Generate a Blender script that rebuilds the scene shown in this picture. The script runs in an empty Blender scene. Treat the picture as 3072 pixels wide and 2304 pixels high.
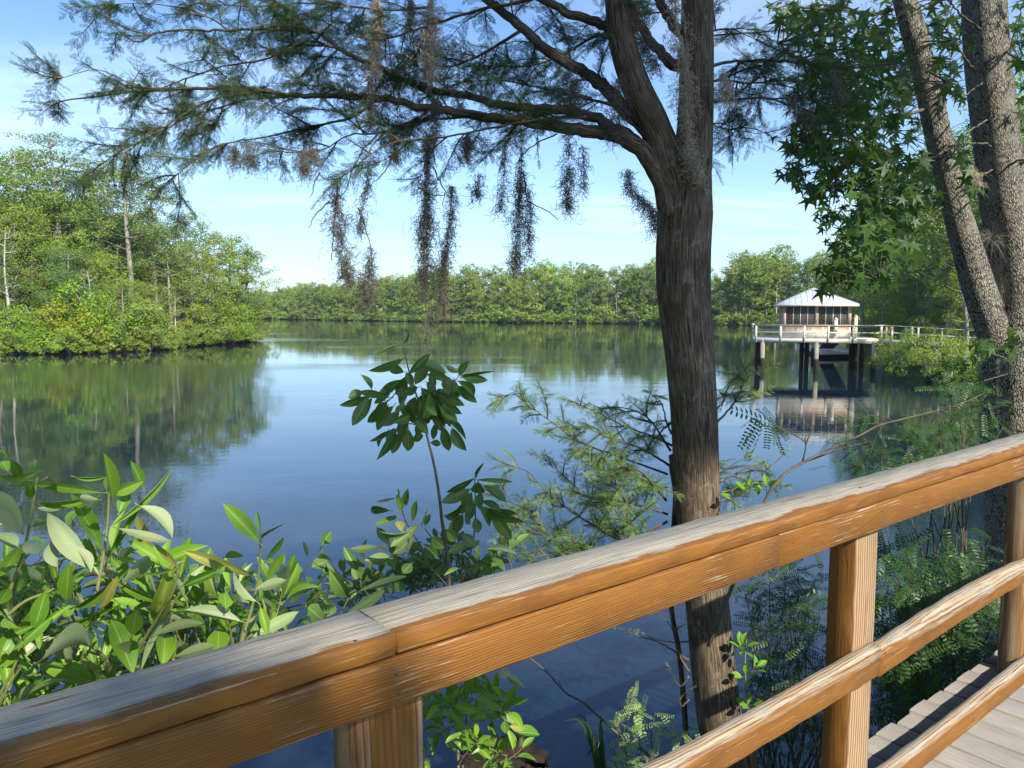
import bpy, math, random
import numpy as np
from mathutils import Vector, Matrix
R = math.radians
random.seed(7); rng = np.random.default_rng(7)
sc = bpy.context.scene
# ------------------------------------------------------------------ camera, sky, sun, exposure
CAMZ = 4.4; FPX = 2310.0; PITCH = math.atan(220/2310)
cd = bpy.data.cameras.new('camera'); cam = bpy.data.objects.new('camera', cd); sc.collection.objects.link(cam)
cam.location = (0, 0, CAMZ); cam.rotation_euler = (R(90)-PITCH, 0, 0)
cd.sensor_width = 36; cd.lens = 36*FPX/3072; cd.clip_start = .05; cd.clip_end = 3000
sc.camera = cam
SUN_EL = 38.5; SUN_AZ = 150.0          # azimuth measured from +Y towards +X
sc.view_settings.view_transform = 'Standard'; sc.view_settings.look = 'None'
sc.view_settings.gamma = 1; sc.view_settings.exposure = 0.82
sd = bpy.data.lights.new('sun', 'SUN'); sd.energy = 4.3; sd.angle = R(.5); sd.color = (1, .93, .80)
so = bpy.data.objects.new('sun', sd); sc.collection.objects.link(so)
SDIR = Vector((math.sin(R(SUN_AZ))*math.cos(R(SUN_EL)), math.cos(R(SUN_AZ))*math.cos(R(SUN_EL)), math.sin(R(SUN_EL))))
so.rotation_euler = SDIR.to_track_quat('Z', 'Y').to_euler()
w = bpy.data.worlds.new('World'); sc.world = w; w.use_nodes = True
sc.cycles.max_bounces = 8; sc.cycles.transparent_max_bounces = 8
sc.cycles.caustics_reflective = False; sc.cycles.caustics_refractive = False


class G:
    """tiny node-graph helper"""
    def __init__(s, nt): s.nt = nt; s.k = 0
    def n(s, t, ins=None, **props):
        nd = s.nt.nodes.new(t); s.k += 1; nd.location = (180*(s.k % 12), -160*(s.k//12))
        for a, b in props.items(): setattr(nd, a, b)
        for a, b in (ins or {}).items():
            so_ = nd.inputs[a]
            if isinstance(b, bpy.types.NodeSocket): s.nt.links.new(b, so_)
            elif isinstance(b, (tuple, list)) and len(b) == 3 and so_.type == 'RGBA': so_.default_value = (*b, 1)
            else: so_.default_value = b
        return nd
    def math(s, op, a, b=0., c=0., clamp=False):
        return s.n('ShaderNodeMath', {0: a, 1: b, 2: c}, operation=op, use_clamp=clamp).outputs[0]
    def mix(s, f, a, b, bt='MIX'):
        return s.n('ShaderNodeMix', {0: f, 6: a, 7: b}, data_type='RGBA', blend_type=bt).outputs[2]
    def noise(s, vec, scale, detail=2., rough=.5, dist=0.):
        return s.n('ShaderNodeTexNoise', {'Vector': vec, 'Scale': scale, 'Detail': detail, 'Roughness': rough, 'Distortion': dist}).outputs[0]
    def map(s, vec, scale, loc=(0, 0, 0), rot=(0, 0, 0)):
        return s.n('ShaderNodeMapping', {'Vector': vec, 'Location': loc, 'Rotation': rot, 'Scale': scale}).outputs[0]
    def ss(s, v, a, b, lo=0., hi=1.):
        return s.n('ShaderNodeMapRange', {0: v, 1: a, 2: b, 3: lo, 4: hi}, interpolation_type='SMOOTHSTEP').outputs[0]
    def obj(s): return s.n('ShaderNodeTexCoord').outputs['Object']
    def sep(s, v): return s.n('ShaderNodeSeparateXYZ', {0: v}).outputs
    def out(s, sh): s.nt.links.new(sh, s.n('ShaderNodeOutputMaterial').inputs[0])
    def bump(s, h, strength, dist):
        return s.n('ShaderNodeBump', {'Height': h, 'Strength': strength, 'Distance': dist}).outputs[0]
    def pbr(s, col, rough=.7, normal=None, spec=.3, **kw):
        d = {'Base Color': col, 'Roughness': rough, 'Specular IOR Level': spec}
        if normal is not None: d['Normal'] = normal
        d.update(kw)
        return s.n('ShaderNodeBsdfPrincipled', d).outputs[0]


def newmat(name):
    m = bpy.data.materials.new(name); m.use_nodes = True; m.node_tree.nodes.clear(); return m, G(m.node_tree)


# sky with thin high cirrus
g = G(w.node_tree); w.node_tree.nodes.clear()
sky = g.n('ShaderNodeTexSky', sky_type='NISHITA', sun_disc=False, sun_elevation=R(SUN_EL), sun_rotation=R(SUN_AZ),
          air_density=1.0, dust_density=.5, ozone_density=2.6, altitude=0)
dirv = g.n('ShaderNodeTexCoord').outputs['Generated']
sx = g.sep(dirv); zz = g.math('ADD', g.math('MAXIMUM', sx[2], 0.), .12)
cp = g.n('ShaderNodeCombineXYZ', {0: g.math('DIVIDE', sx[0], zz), 1: g.math('DIVIDE', sx[1], zz), 2: 0.}).outputs[0]
c1 = g.noise(g.map(cp, (.35, 1.1, 1), (3.1, .4, 0), (0, 0, .25)), 1.0, 6., .62, .5)
c2 = g.noise(g.map(cp, (.5, .5, 1), (7, 2, 0)), .8, 2.)
cl = g.math('MULTIPLY', g.ss(c1, .43, .72), g.ss(c2, .32, .60))
hz = g.ss(sx[2], .0, .42, 1., 0.)
cl = g.math('MULTIPLY', cl, g.ss(sx[2], -.05, .5, .68, .16))
skc = g.mix(1., sky.outputs[0], (.80, .98, 1.18), 'MULTIPLY')
veil = g.mix(g.math('MULTIPLY', hz, .30), skc, (5.2, 6.9, 8.8))
mixc = g.mix(cl, veil, (7.6, 8.3, 9.0))
bg = g.n('ShaderNodeBackground', {0: mixc, 1: .105})
w.node_tree.links.new(bg.outputs[0], g.n('ShaderNodeOutputWorld').inputs[0])

# ------------------------------------------------------------------ geometry helpers
def ray(px, py):
    c, s = math.cos(PITCH), math.sin(PITCH); a = (px-1536)/FPX; b = (py-1152)/FPX
    return np.array([a, c-b*s, -s-b*c])
CAM = np.array([0, 0, CAMZ])
def P(px, py, Y):
    r = ray(px, py); return CAM+r*(Y/r[1])
def nrm(v):
    v = np.asarray(v, float); return v/(np.linalg.norm(v)+1e-12)
def link(o, parent=None):
    sc.collection.objects.link(o)
    if parent is not None: o.parent = parent
    return o
def tag(o, label=None, cat=None, group=None, kind=None):
    for k, v in (('label', label), ('category', cat), ('group', group), ('kind', kind)):
        if v: o[k] = v
    return o
def thing(name, label, cat, loc=(0, 0, 0), rz=0, group=None):
    o = bpy.data.objects.new(name, None); o.empty_display_size = .2; link(o)
    o.location = tuple(float(x) for x in loc); o.rotation_euler = (0, 0, rz)
    return tag(o, label, cat, group)


class MB:
    def __init__(s): s.v = []; s.f = []; s.r = []; s.u = []; s.n = 0
    def add(s, v, faces, r=None, uv=None):
        v = np.asarray(v, float).reshape(-1, 3)
        if len(v) == 0: return
        if not isinstance(faces, list): faces = [faces]
        tot = 0
        for f in faces:
            f = np.asarray(f, int); s.f.append(f+s.n); tot += len(f)
        s.r.append(np.full(tot, .5) if r is None else np.broadcast_to(np.asarray(r, float), (tot,)))
        s.u.append(np.zeros((len(v), 3)) if uv is None else np.asarray(uv, float))
        s.v.append(v); s.n += len(v)
    def inst(s, tv, tf, M, T, r=None, uv=None):
        k = len(T)
        if k == 0: return
        tv = np.asarray(tv, float); n = len(tv)
        v = np.einsum('kij,nj->kni', M, tv)+T[:, None, :]
        f = (np.asarray(tf)[None]+(np.arange(k)*n)[:, None, None]).reshape(-1, np.asarray(tf).shape[1])
        rr = None if r is None else np.repeat(r, len(tf))
        s.add(v.reshape(-1, 3), f, rr, None if uv is None else np.tile(uv, (k, 1)))
    def box(s, a, b, r=None):
        (x0, y0, z0), (x1, y1, z1) = a, b
        v = [(x0, y0, z0), (x1, y0, z0), (x1, y1, z0), (x0, y1, z0), (x0, y0, z1), (x1, y0, z1), (x1, y1, z1), (x0, y1, z1)]
        s.add(v, np.array([(0, 3, 2, 1), (4, 5, 6, 7), (0, 1, 5, 4), (1, 2, 6, 5), (2, 3, 7, 6), (3, 0, 4, 7)]), r)
    def tube(s, pts, rad, n=6, r=None, wob=0, cap=True):
        pts = np.asarray(pts, float); m = len(pts); rad = np.broadcast_to(np.asarray(rad, float), (m,))
        t = np.gradient(pts, axis=0); t /= np.linalg.norm(t, axis=1)[:, None]+1e-12
        a = np.cross(t[0], [0.3, 0.9, 0.1] if abs(t[0][2]) > .7 else [0, 0, 1]); a = nrm(a); A = []
        for i in range(m):
            a = nrm(a-t[i]*np.dot(a, t[i])); A.append(a)
        A = np.array(A); B = np.cross(t, A)
        th = np.arange(n)*2*np.pi/n
        rr = rad[:, None]*np.ones((1, n))
        if wob: rr = rr*(1+wob*rng.normal(size=(1, n))+wob*.6*rng.normal(size=(m, n)))
        v = pts[:, None]+rr[..., None]*(np.cos(th)[None, :, None]*A[:, None]+np.sin(th)[None, :, None]*B[:, None])
        i = np.arange(m-1)[:, None]*n; j = np.arange(n)[None]; j2 = (j+1) % n
        f = np.stack([i+j, i+j2, i+n+j2, i+n+j], -1).reshape(-1, 4)
        L = np.concatenate([[0], np.cumsum(np.linalg.norm(np.diff(pts, axis=0), axis=1))])
        uv = np.stack(np.broadcast_arrays(np.cos(th)[None]*rad.max(), np.sin(th)[None]*rad.max(), L[:, None]), -1).reshape(-1, 3)
        v = v.reshape(-1, 3)
        fs = [f]
        if cap:
            v = np.vstack([v, pts[0], pts[-1]]); uv = np.vstack([uv, [0, 0, 0], [0, 0, L[-1]]]); c0 = m*n; j = np.arange(n); j2 = (j+1) % n
            fs += [np.stack([j2, j, np.full(n, c0)], -1), np.stack([(m-1)*n+j, (m-1)*n+j2, np.full(n, c0+1)], -1)]
        s.add(v, fs, r, uv)
    def build(s, name, mat, parent=None, smooth=False, origin=None, label=None, rot=None):
        v = np.vstack(s.v)
        if origin is None: origin = np.array(parent.location) if parent is not None and rot is None else np.zeros(3)
        v = v-np.asarray(origin)
        me = bpy.data.meshes.new(name); me.vertices.add(len(v)); me.vertices.foreach_set('co', v.astype(np.float32).ravel())
        loops = np.concatenate([f.ravel() for f in s.f]); tot = np.concatenate([np.full(len(f), f.shape[1]) for f in s.f])
        st = np.concatenate([[0], np.cumsum(tot)[:-1]])
        me.loops.add(len(loops)); me.loops.foreach_set('vertex_index', loops.astype(np.int32))
        me.polygons.add(len(tot)); me.polygons.foreach_set('loop_start', st.astype(np.int32)); me.polygons.foreach_set('loop_total', tot.astype(np.int32))
        a = me.attributes.new('rnd', 'FLOAT', 'FACE'); a.data.foreach_set('value', np.concatenate(s.r).astype(np.float32))
        a = me.attributes.new('luv', 'FLOAT_VECTOR', 'POINT'); a.data.foreach_set('vector', np.vstack(s.u).astype(np.float32).ravel())
        me.update(calc_edges=True)
        if smooth: me.polygons.foreach_set('use_smooth', np.ones(len(tot), bool))
        me.materials.append(mat)
        o = bpy.data.objects.new(name, me); link(o, parent)
        if parent is None: o.location = tuple(float(x) for x in origin)
        if label: o['label'] = label
        return o


def spline(pts, n):
    pts = np.asarray(pts, float)
    if len(pts) < 3: return pts[0]+(pts[-1]-pts[0])*np.linspace(0, 1, n)[:, None]
    q = np.vstack([2*pts[0]-pts[1], pts, 2*pts[-1]-pts[-2]]); m = len(pts)-1
    out = []
    for t in np.linspace(0, m-1e-6, n):
        i = int(t); u = t-i; a, b, c, d = q[i:i+4]
        out.append(.5*((2*b)+(c-a)*u+(2*a-5*b+4*c-d)*u*u+(3*b-a-3*c+d)*u**3))
    return np.array(out)
def frames(D, N):
    """columns: side, along, normal"""
    D = D/(np.linalg.norm(D, axis=1)[:, None]+1e-9); S = np.cross(D, N); S /= np.linalg.norm(S, axis=1)[:, None]+1e-9
    N2 = np.cross(S, D); return np.stack([S, D, N2], -1)
def copy_tree(o, parent=None):
    c = o.copy(); sc.collection.objects.link(c)
    if parent is not None: c.parent = parent
    for ch in list(o.children): copy_tree(ch, c)
    return c

# ------------------------------------------------------------------ materials
def wood(name, mode, pith=(.03, -.03), seed=0., dark=0., worn_front=False):
    """pine boards; local x runs along the board, y is depth (0 = face towards the walkway), z up"""
    m, g = newmat(name); o = g.obj(); X, Y, Z = g.sep(o)
    if mode == 'post': X, Z = Z, X
    n0 = g.noise(g.n('ShaderNodeCombineXYZ', {0: g.math('MULTIPLY', X, .42), 1: Y, 2: Z}).outputs[0], 3.6, 3., .5)
    wob = g.math('MULTIPLY', g.math('SUBTRACT', n0, .5), .014 if mode == 'rail' else .045)
    dy = g.math('ADD', g.math('SUBTRACT', Y, pith[0]), wob); dz = g.math('ADD', g.math('SUBTRACT', Z, pith[1]), wob)
    rad = g.math('SQRT', g.math('ADD', g.math('MULTIPLY', dy, dy), g.math('MULTIPLY', dz, dz)))
    ring = g.math('FRACT', g.math('MULTIPLY', rad, 185. if mode in ('fascia', 'deck') else (75. if mode == 'post' else 125.)))
    late = g.math('MULTIPLY', g.ss(ring, .35, .85), g.ss(ring, .93, 1., 1., 0.))       # late-wood line
    vec = g.n('ShaderNodeCombineXYZ', {0: g.math('MULTIPLY', X, 1.), 1: g.math('MULTIPLY', Y, 26.), 2: g.math('MULTIPLY', Z, 26.)}).outputs[0]
    fib = g.noise(vec, 9., 4., .6)
    streak = g.noise(vec, 3.3, 5., .65, .3)
    blot = g.noise(o, 5., 3., .6)
    fine = g.noise(o, 260., 2., .6)
    grey = g.mix(late, (.42, .375, .29), (.23, .20, .155))
    grey = g.mix(g.ss(fib, .35, .75), grey, (.54, .49, .39))
    s2 = g.noise(g.map(vec, (.35, 1, 1), (3, 1, 2)), 6.5, 4., .7)
    grey = g.mix(g.math('MULTIPLY', g.ss(streak, .50, .66), .75), grey, (.17, .155, .135))
    grey = g.mix(g.math('MULTIPLY', g.ss(s2, .54, .64), .7), grey, (.52, .48, .39))
    grey = g.mix(g.math('MULTIPLY', g.ss(s2, .40, .30), .6), grey, (.13, .12, .10))
    tan = g.mix(late, (.44, .31, .17), (.19, .078, .028))
    tan = g.mix(g.math('MULTIPLY', g.ss(fib, .5, .8), .5), tan, (.58, .46, .30))
    org = g.mix(g.math('MULTIPLY', late, .55), (.25, .098, .009), (.135, .045, .005))
    org = g.mix(g.ss(fib, .45, .8), org, (.33, .145, .015))
    org = g.mix(g.math('MULTIPLY', g.ss(blot, .5, .75), .55), org, (.15, .052, .007))
    bare = g.mix(.5, tan, (.58, .46, .29))
    if mode == 'cap':       # weathered on top, stained on the face
        e = g.math('ADD', g.math('MULTIPLY', g.math('SUBTRACT', streak, .5), .05), g.math('MULTIPLY', g.math('SUBTRACT', blot, .5), .075))
        k = g.math('ADD', g.math('SUBTRACT', Z, g.math('MULTIPLY', Y, .9)), e)      # z measured from top of face (0)
        k = g.math('ADD', g.math('SUBTRACT', Z, g.math('MULTIPLY', g.math('SUBTRACT', .022, Y), 1.)), 0.) if 0 else g.math('SUBTRACT', g.math('ADD', Y, Z), g.math('SUBTRACT', .026, e))
        f = g.ss(k, -.008, .004)
        rem = g.math('MULTIPLY', g.ss(g.noise(vec, 1.15, 4., .6), .63, .66), g.ss(g.math('ADD', Y, g.math('MULTIPLY', blot, .08)), .10, .15))
        grey = g.mix(rem, grey, (.19, .085, .05))
        col = g.mix(f, org, grey)
        scr = g.math('MULTIPLY', g.ss(s2, .60, .66), .5)
        col = g.mix(g.math('MULTIPLY', scr, g.math('SUBTRACT', 1., f)), col, (.66, .50, .32))
    elif mode == 'fascia':
        f = g.math('MULTIPLY', g.ss(g.noise(g.map(vec, (.45, 1, 1)), 7.5, 5., .72), .55, .60), g.ss(g.math('ADD', blot, g.math('MULTIPLY', g.math('ABSOLUTE', g.math('SUBTRACT', Z, .045)), 3.4)), .56, .72))
        col = g.mix(f, org, bare)
        col = g.mix(g.math('MULTIPLY', g.ss(streak, .62, .70), .5), col, (.70, .45, .2))
    elif mode == 'rail':
        e = g.math('MULTIPLY', g.math('SUBTRACT', streak, .5), .13)
        f = g.ss(g.math('ADD', g.math('ADD', Z, g.math('MULTIPLY', Y, 1.2)), e), .062, .094)
        t = g.mix(g.ss(streak, .42, .58), tan, grey)
        col = g.mix(f, org, t)
        col = g.mix(g.ss(g.noise(g.map(vec, (.45, 1, 1)), 7., 5., .7), .60, .66), col, bare)
    elif mode == 'post':
        worn = g.ss(g.math('ADD', g.math('MULTIPLY', g.math('ABSOLUTE', Z), 5.), g.noise(vec, 1.7, 4., .6)), .62, .95)
        if worn_front: worn = g.ss(g.math('ADD', g.math('MULTIPLY', Y, -60.), g.noise(vec, 1.2, 4., .6)), -.1, .35)
        col = g.mix(worn, org, tan)
        col = g.mix(g.ss(g.noise(vec, 2.6, 5., .7), .60, .66), col, (.20, .085, .03))
    else:
        rnd = g.n('ShaderNodeAttribute', attribute_name='rnd').outputs['Fac']
        col = g.mix(g.ss(blot, .3, .7), grey, (.27, .26, .235)); col = g.mix(.5, col, (.15, .14, .125)); col = g.mix(g.math('MULTIPLY', rnd, .38), col, (.17, .15, .13))
        col = g.mix(g.math('MULTIPLY', g.ss(streak, .63, .70), .7), col, (.12, .10, .08))
    # knots and small checks
    vo = g.n('ShaderNodeTexVoronoi', {'Vector': g.map(o, (1.9, 5., 5.) if mode != 'post' else (5., 5., 1.9), (seed, .3, .1)), 'Scale': 1.35, 'Randomness': 1.}, feature='F1')
    kn = g.ss(vo.outputs['Distance'], *((.035, .07) if mode in ('fascia', 'rail', 'post') else (.012, .035)), 1., 0.)
    if mode != 'deck': col = g.mix(g.math('MULTIPLY', kn, .75), col, (.15, .055, .022))
    chk = g.ss(g.noise(vec, 6.5, 3., .7), .69, .73)
    col = g.mix(g.math('MULTIPLY', chk, .75), col, (.07, .05, .035))
    col = g.mix(g.math('MULTIPLY', fine, .22), col, (.12, .10, .08))
    if dark: col = g.mix(dark, col, (.05, .035, .02))
    h = g.math('ADD', g.math('MULTIPLY', late, .5), g.math('MULTIPLY', fib, 1.1)); h = g.math('SUBTRACT', h, g.math('MULTIPLY', chk, 1.5))
    g.out(g.pbr(col, g.ss(fib, .3, .8, .5, .8), g.bump(h, .75, .0016), .32)); return m


def leafmat(name, top, top2, under, trans=.35, rough=.42, vein=True, spec=.35, tint=.0, hue=None):
    m, g = newmat(name)
    rnd = g.n('ShaderNodeAttribute', attribute_name='rnd').outputs['Fac']
    c = g.mix(rnd, top, top2)
    if tint:
        oi = g.n('ShaderNodeObjectInfo').outputs['Random']
        c = g.mix(g.math('MULTIPLY', g.math('MULTIPLY', oi, oi), min(1, tint*1.9)), c, hue or (.16, .19, .03))
        c = g.mix(g.math('MULTIPLY', g.math('FRACT', g.math('MULTIPLY', oi, 7.31)), tint*.7), c, (.06, .12, .045))
    back = g.n('ShaderNodeNewGeometry').outputs['Backfacing']
    nb = None
    if under is not None: c = g.mix(back, c, g.mix(g.math('MULTIPLY', rnd, .4), under, top))
    if vein:
        c = g.mix(g.math('MULTIPLY', g.ss(rnd, .978, .984), .7), c, (.36, .27, .07))
        u, v, _ = g.sep(g.n('ShaderNodeAttribute', attribute_name='luv').outputs['Vector'])
        au = g.math('ABSOLUTE', u)
        mid = g.ss(au, .035, .09, 1., 0.)
        sv = g.math('SINE', g.math('MULTIPLY', g.math('SUBTRACT', g.math('MULTIPLY', v, 1.), g.math('MULTIPLY', au, .16)), 85.))
        side = g.ss(sv, .86, 1.)
        c = g.mix(g.math('MULTIPLY', mid, .6), c, (.42, .50, .20)); c = g.mix(g.math('MULTIPLY', side, .16), c, (.38, .46, .18))
        spot = g.ss(g.noise(g.obj(), 190., 2., .6), .70, .76)
        c = g.mix(g.math('MULTIPLY', spot, .45), c, (.42, .38, .16))
        nb = g.bump(g.math('ADD', g.math('MULTIPLY', side, -.4), g.math('MULTIPLY', mid, -.8)), .5, .001)
    p = g.pbr(c, rough, nb, spec)
    tr = g.n('ShaderNodeBsdfTranslucent', {0: g.mix(.5, c, (.30, .46, .03), 'MIX') if vein else g.mix(.35, c, (.22, .33, .03))}).outputs[0]
    mx = g.n('ShaderNodeMixShader', {0: trans, 1: p, 2: tr}).outputs[0]
    g.out(mx); return m


def barkmat(name, c1, c2, c3, scale=(30, 30, 2.2), bump=.012, lichen=0., uvw=True, plates=False):
    m, g = newmat(name)
    v = g.n('ShaderNodeAttribute', attribute_name='luv').outputs['Vector'] if uvw else g.obj()
    sv = g.map(v, scale)
    n1 = g.noise(sv, 1., 6., .68, .4)
    n2 = g.noise(v, 7., 4., .6)
    if plates:
        wv = g.n('ShaderNodeVectorMath', {0: g.map(v, (58, 58, 24)), 1: g.n('ShaderNodeVectorMath', {0: g.n('ShaderNodeTexNoise', {'Vector': v, 'Scale': 22., 'Detail': 4.}).outputs[1], 1: (1.3, 1.3, 1.3)}, operation='MULTIPLY').outputs[0]}).outputs[0]
        vo = g.n('ShaderNodeTexVoronoi', {'Vector': wv, 'Scale': 1.}, feature='DISTANCE_TO_EDGE').outputs[0]
        h = g.math('ADD', g.math('MULTIPLY', g.ss(vo, 0., .28), .7), g.math('MULTIPLY', n1, .55))
    else:
        h = n1
    c = g.mix(g.ss(h, .32, .68) if not plates else g.ss(h, .25, .95), c1, c2)
    c = g.mix(g.ss(n2, .42, .72), c, c3)
    if lichen:
        l = g.math('MULTIPLY', g.ss(g.noise(v, 16., 4., .65), .56, .63), g.ss(g.noise(v, 3.1, 2.), .42, .58))
        c = g.mix(g.math('MULTIPLY', l, lichen), c, (.40, .41, .31))
    g.out(g.pbr(c, .9, g.bump(h, 1., bump), .15)); return m


def plain(name, col, rough=.7, spec=.3, var=.25, scale=8., metallic=0.):
    m, g = newmat(name); n = g.noise(g.obj(), scale, 4., .6)
    c = g.mix(g.math('MULTIPLY', g.ss(n, .35, .7), var), col, tuple(x*.35 for x in col))
    g.out(g.pbr(c, rough, g.bump(n, .3, .004), spec, Metallic=metallic)); return m


M = {}
M['cap'] = wood('weathered_cap_wood', 'cap', (.33, -.05), .2)
M['fascia'] = wood('stained_wood', 'fascia', (.03, -.17), 1.3)
M['rail'] = wood('worn_rail_wood', 'rail', (.17, .02), 2.1)
M['post'] = wood('post_wood', 'post', (.02, .16), 3.4)
M['post2'] = wood('worn_post_wood', 'post', (.02, .17), 1.1, worn_front=True)
M['deck'] = wood('deck_plank_wood', 'deck', (.4, -.06), 4.)
M['nail'] = plain('rusty_nail', (.10, .085, .075), .5, .4)
M['cypbark'] = barkmat('cypress_bark', (.016, .011, .008), (.33, .25, .17), (.11, .082, .058), (100, 100, 7), .012, .35)
M['gumbark'] = barkmat('sweetgum_bark', (.03, .026, .02), (.34, .31, .25), (.26, .24, .19), (48, 48, 14), .009, .55, plates=True)
M['twig'] = barkmat('twig_bark', (.06, .045, .035), (.17, .14, .11), (.12, .12, .08), (60, 60, 14), .002)
M['stem'] = plain('young_green_stem', (.22, .24, .09), .5, .3, .3, 40.)
M['cane'] = plain('pale_brown_cane', (.21, .17, .12), .7, .2, .4, 30.)
M['farbark'] = barkmat('pale_far_bark', (.16, .14, .12), (.42, .39, .34), (.30, .27, .23), (3, 3, .6), .03)
M['snag'] = barkmat('bleached_dead_wood', (.30, .27, .24), (.55, .52, .47), (.45, .42, .36), (3, 3, .6), .02)
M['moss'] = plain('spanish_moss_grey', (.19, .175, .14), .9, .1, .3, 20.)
M['moss_tan_lit'] = plain('spanish_moss_tan_lit', (.62, .52, .38), .9, .1, .3, 20.)  # tan moss made much paler: sunlight put into the colour
M['needle'] = leafmat('cypress_needles', (.038, .080, .030), (.085, .145, .040), None, .30, .5, False, .25)
M['needlel'] = leafmat('young_cypress_needles', (.12, .22, .075), (.24, .36, .09), None, .32, .5, False, .25)
M['gum'] = leafmat('sweetgum_leaf', (.038, .092, .018), (.075, .15, .024), (.07, .13, .035), .45, .45, False, .35)
M['bay'] = leafmat('bay_leaf', (.105, .25, .020), (.21, .38, .030), (.42, .48, .26), .28, .36, True, .4)
M['bay2'] = leafmat('sapling_leaf', (.08, .17, .032), (.13, .24, .045), (.22, .30, .12), .25, .38, True, .4)
M['locust'] = leafmat('locust_leaflet', (.03, .08, .02), (.06, .135, .027), (.05, .09, .035), .3, .4, False, .35)
M['shoot'] = leafmat('bright_shoot_leaf', (.14, .33, .03), (.2, .42, .04), (.2, .35, .08), .4, .4, True, .35)
yh = (.32, .38, .045)
FM = [leafmat('bank_leaf_green', (0.184, 0.310, 0.040), (0.380, 0.517, 0.069), None, .3, .5, False, .25, .5, yh),
      leafmat('bank_leaf_olive', (0.196, 0.270, 0.069), (0.368, 0.443, 0.109), None, .3, .5, False, .25, .4, yh),
      leafmat('bank_leaf_fresh', (0.287, 0.425, 0.063), (0.437, 0.575, 0.092), None, .35, .5, False, .25, .4, yh),
      leafmat('bank_leaf_dark', (0.098, 0.190, 0.052), (0.184, 0.299, 0.075), None, .25, .5, False, .25, .3, yh),
      leafmat('bank_leaf_lime', (.20, .40, .025), (.32, .52, .035), None, .4, .5, False, .25, .0, yh),
      leafmat('bank_leaf_yellow', (.38, .40, .025), (.48, .44, .03), None, .4, .5, False, .25, .0, yh)]

# ------------------------------------------------------------------ water and terrain
def water():
    m, g = newmat('river_water'); o = g.obj()
    n1 = g.noise(g.map(o, (1., 1.7, 1.)), 2.3, 3., .55, .3)
    n2 = g.noise(g.map(o, (.5, 1., 1.)), .45, 2., .5)
    n3 = g.noise(g.map(o, (1., 1.5, 1.)), 9., 2., .5)
    wind = g.ss(g.noise(g.map(o, (.4, 1., 1.)), .035, 3., .55, .6), .47, .66)
    h = g.math('ADD', g.math('MULTIPLY', n1, .35), g.math('MULTIPLY', n2, 1.1))
    h = g.math('ADD', h, g.math('MULTIPLY', n3, g.math('ADD', .03, g.math('MULTIPLY', wind, .22))))
    amp = g.math('ADD', .35, g.math('MULTIPLY', wind, 1.5))
    h = g.math('MULTIPLY', h, amp)
    deb = g.ss(g.noise(g.map(o, (3., 1., 1.)), 5.5, 2., .5), .775, .79)
    col = g.mix(deb, (.008, .020, .036), (.10, .09, .07))
    g.out(g.pbr(col, g.ss(wind, 0., 1., .008, .035), g.bump(h, .2, .05), .5, IOR=1.58))
    mb = MB(); N = 40; xs = np.linspace(-900, 900, N); X, Y = np.meshgrid(xs, xs+500); v = np.stack([X, Y, 0*X], -1).reshape(-1, 3)
    i = np.arange(N-1)[:, None]*N+np.arange(N-1)[None]; f = np.stack([i, i+1, i+N+1, i+N], -1).reshape(-1, 4)
    mb.add(v, f); tag(mb.build('river_water', m), kind='structure')
water()

def groundmat():
    m, g = newmat('bank_soil'); o = g.obj(); n = g.noise(o, 1.7, 5., .65); n2 = g.noise(o, 14., 3., .6)
    c = g.mix(g.ss(n, .4, .62), (.055, .042, .028), (.05, .075, .022)); c = g.mix(g.math('MULTIPLY', n2, .4), c, (.025, .02, .015))
    z = g.sep(g.n('ShaderNodeNewGeometry').outputs['Position'])[2]
    c = g.mix(g.ss(z, .12, .45, 1., 0.), c, (.022, .017, .012))
    g.out(g.pbr(c, .95, g.bump(n2, .8, .05), .15)); return m
M['soil'] = groundmat()

def bank(name, shore, inland, hs=((0, -.6), (.5, .25), (2.2, .65), (9, 1.1), (40, 1.5), (160, 2.)), jit=.5):
    """strip of land behind a shoreline; inland = direction vector(s)"""
    S = spline([(x, y, 0) for x, y in shore], len(shore)*10)
    D = spline([(*nrm(d), 0) for d in inland], len(S)) if isinstance(inland[0], (tuple, list)) else np.tile([*nrm(inland), 0.], (len(S), 1))
    S = S+D*(rng.normal(size=(len(S), 1))*jit*.4+np.sin(np.arange(len(S))*.9)[:, None]*jit*.5)
    rows = []
    for dd, z in hs:
        p = S+D*dd; p[:, 2] = z*(1+(.25*rng.normal(size=len(S)) if z > 0 else 0)); rows.append(p)
    v = np.array(rows); nr, nc = v.shape[:2]
    i = np.arange(nr-1)[:, None]*nc+np.arange(nc-1)[None]; f = np.stack([i, i+1, i+nc+1, i+nc], -1).reshape(-1, 4)
    mb = MB(); mb.add(v.reshape(-1, 3), f); tag(mb.build(name, M['soil'], smooth=True), kind='structure'); return S, D
LS = [(-130, 62), (-85, 70), (-52, 77.5), (-44, 79), (-40, 85), (-39, 95), (-36.5, 107), (-42, 122), (-75, 165), (-120, 230), (-190, 330)]
bank('left_bank', LS, [(-.3, 1), (-.3, 1), (-.4, 1), (-.5, 1), (-.8, .8), (-1, .4), (-1, .2), (-1, .1), (-1, 0), (-1, 0), (-1, 0)], ((0, -.6), (.5, .2), (2, .5), (9, .9), (40, 1.2), (75, 1.4)))
FS = [(-260, 470), (-170, 430), (-135, 405), (-100, 372), (-64, 338), (-30, 305), (0, 282), (25, 266), (50, 249), (70, 232), (92, 214), (120, 205), (170, 200)]
bank('far_bank', FS, (-.2, 1))
RS = [(10.6, 12.3), (17, 18), (24, 26), (28.5, 36), (29.5, 46), (30, 54), (33.5, 62), (38.5, 75), (47, 100), (62, 135), (84, 175), (110, 205)]
bank('right_bank', RS, (1, -.25))
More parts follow.
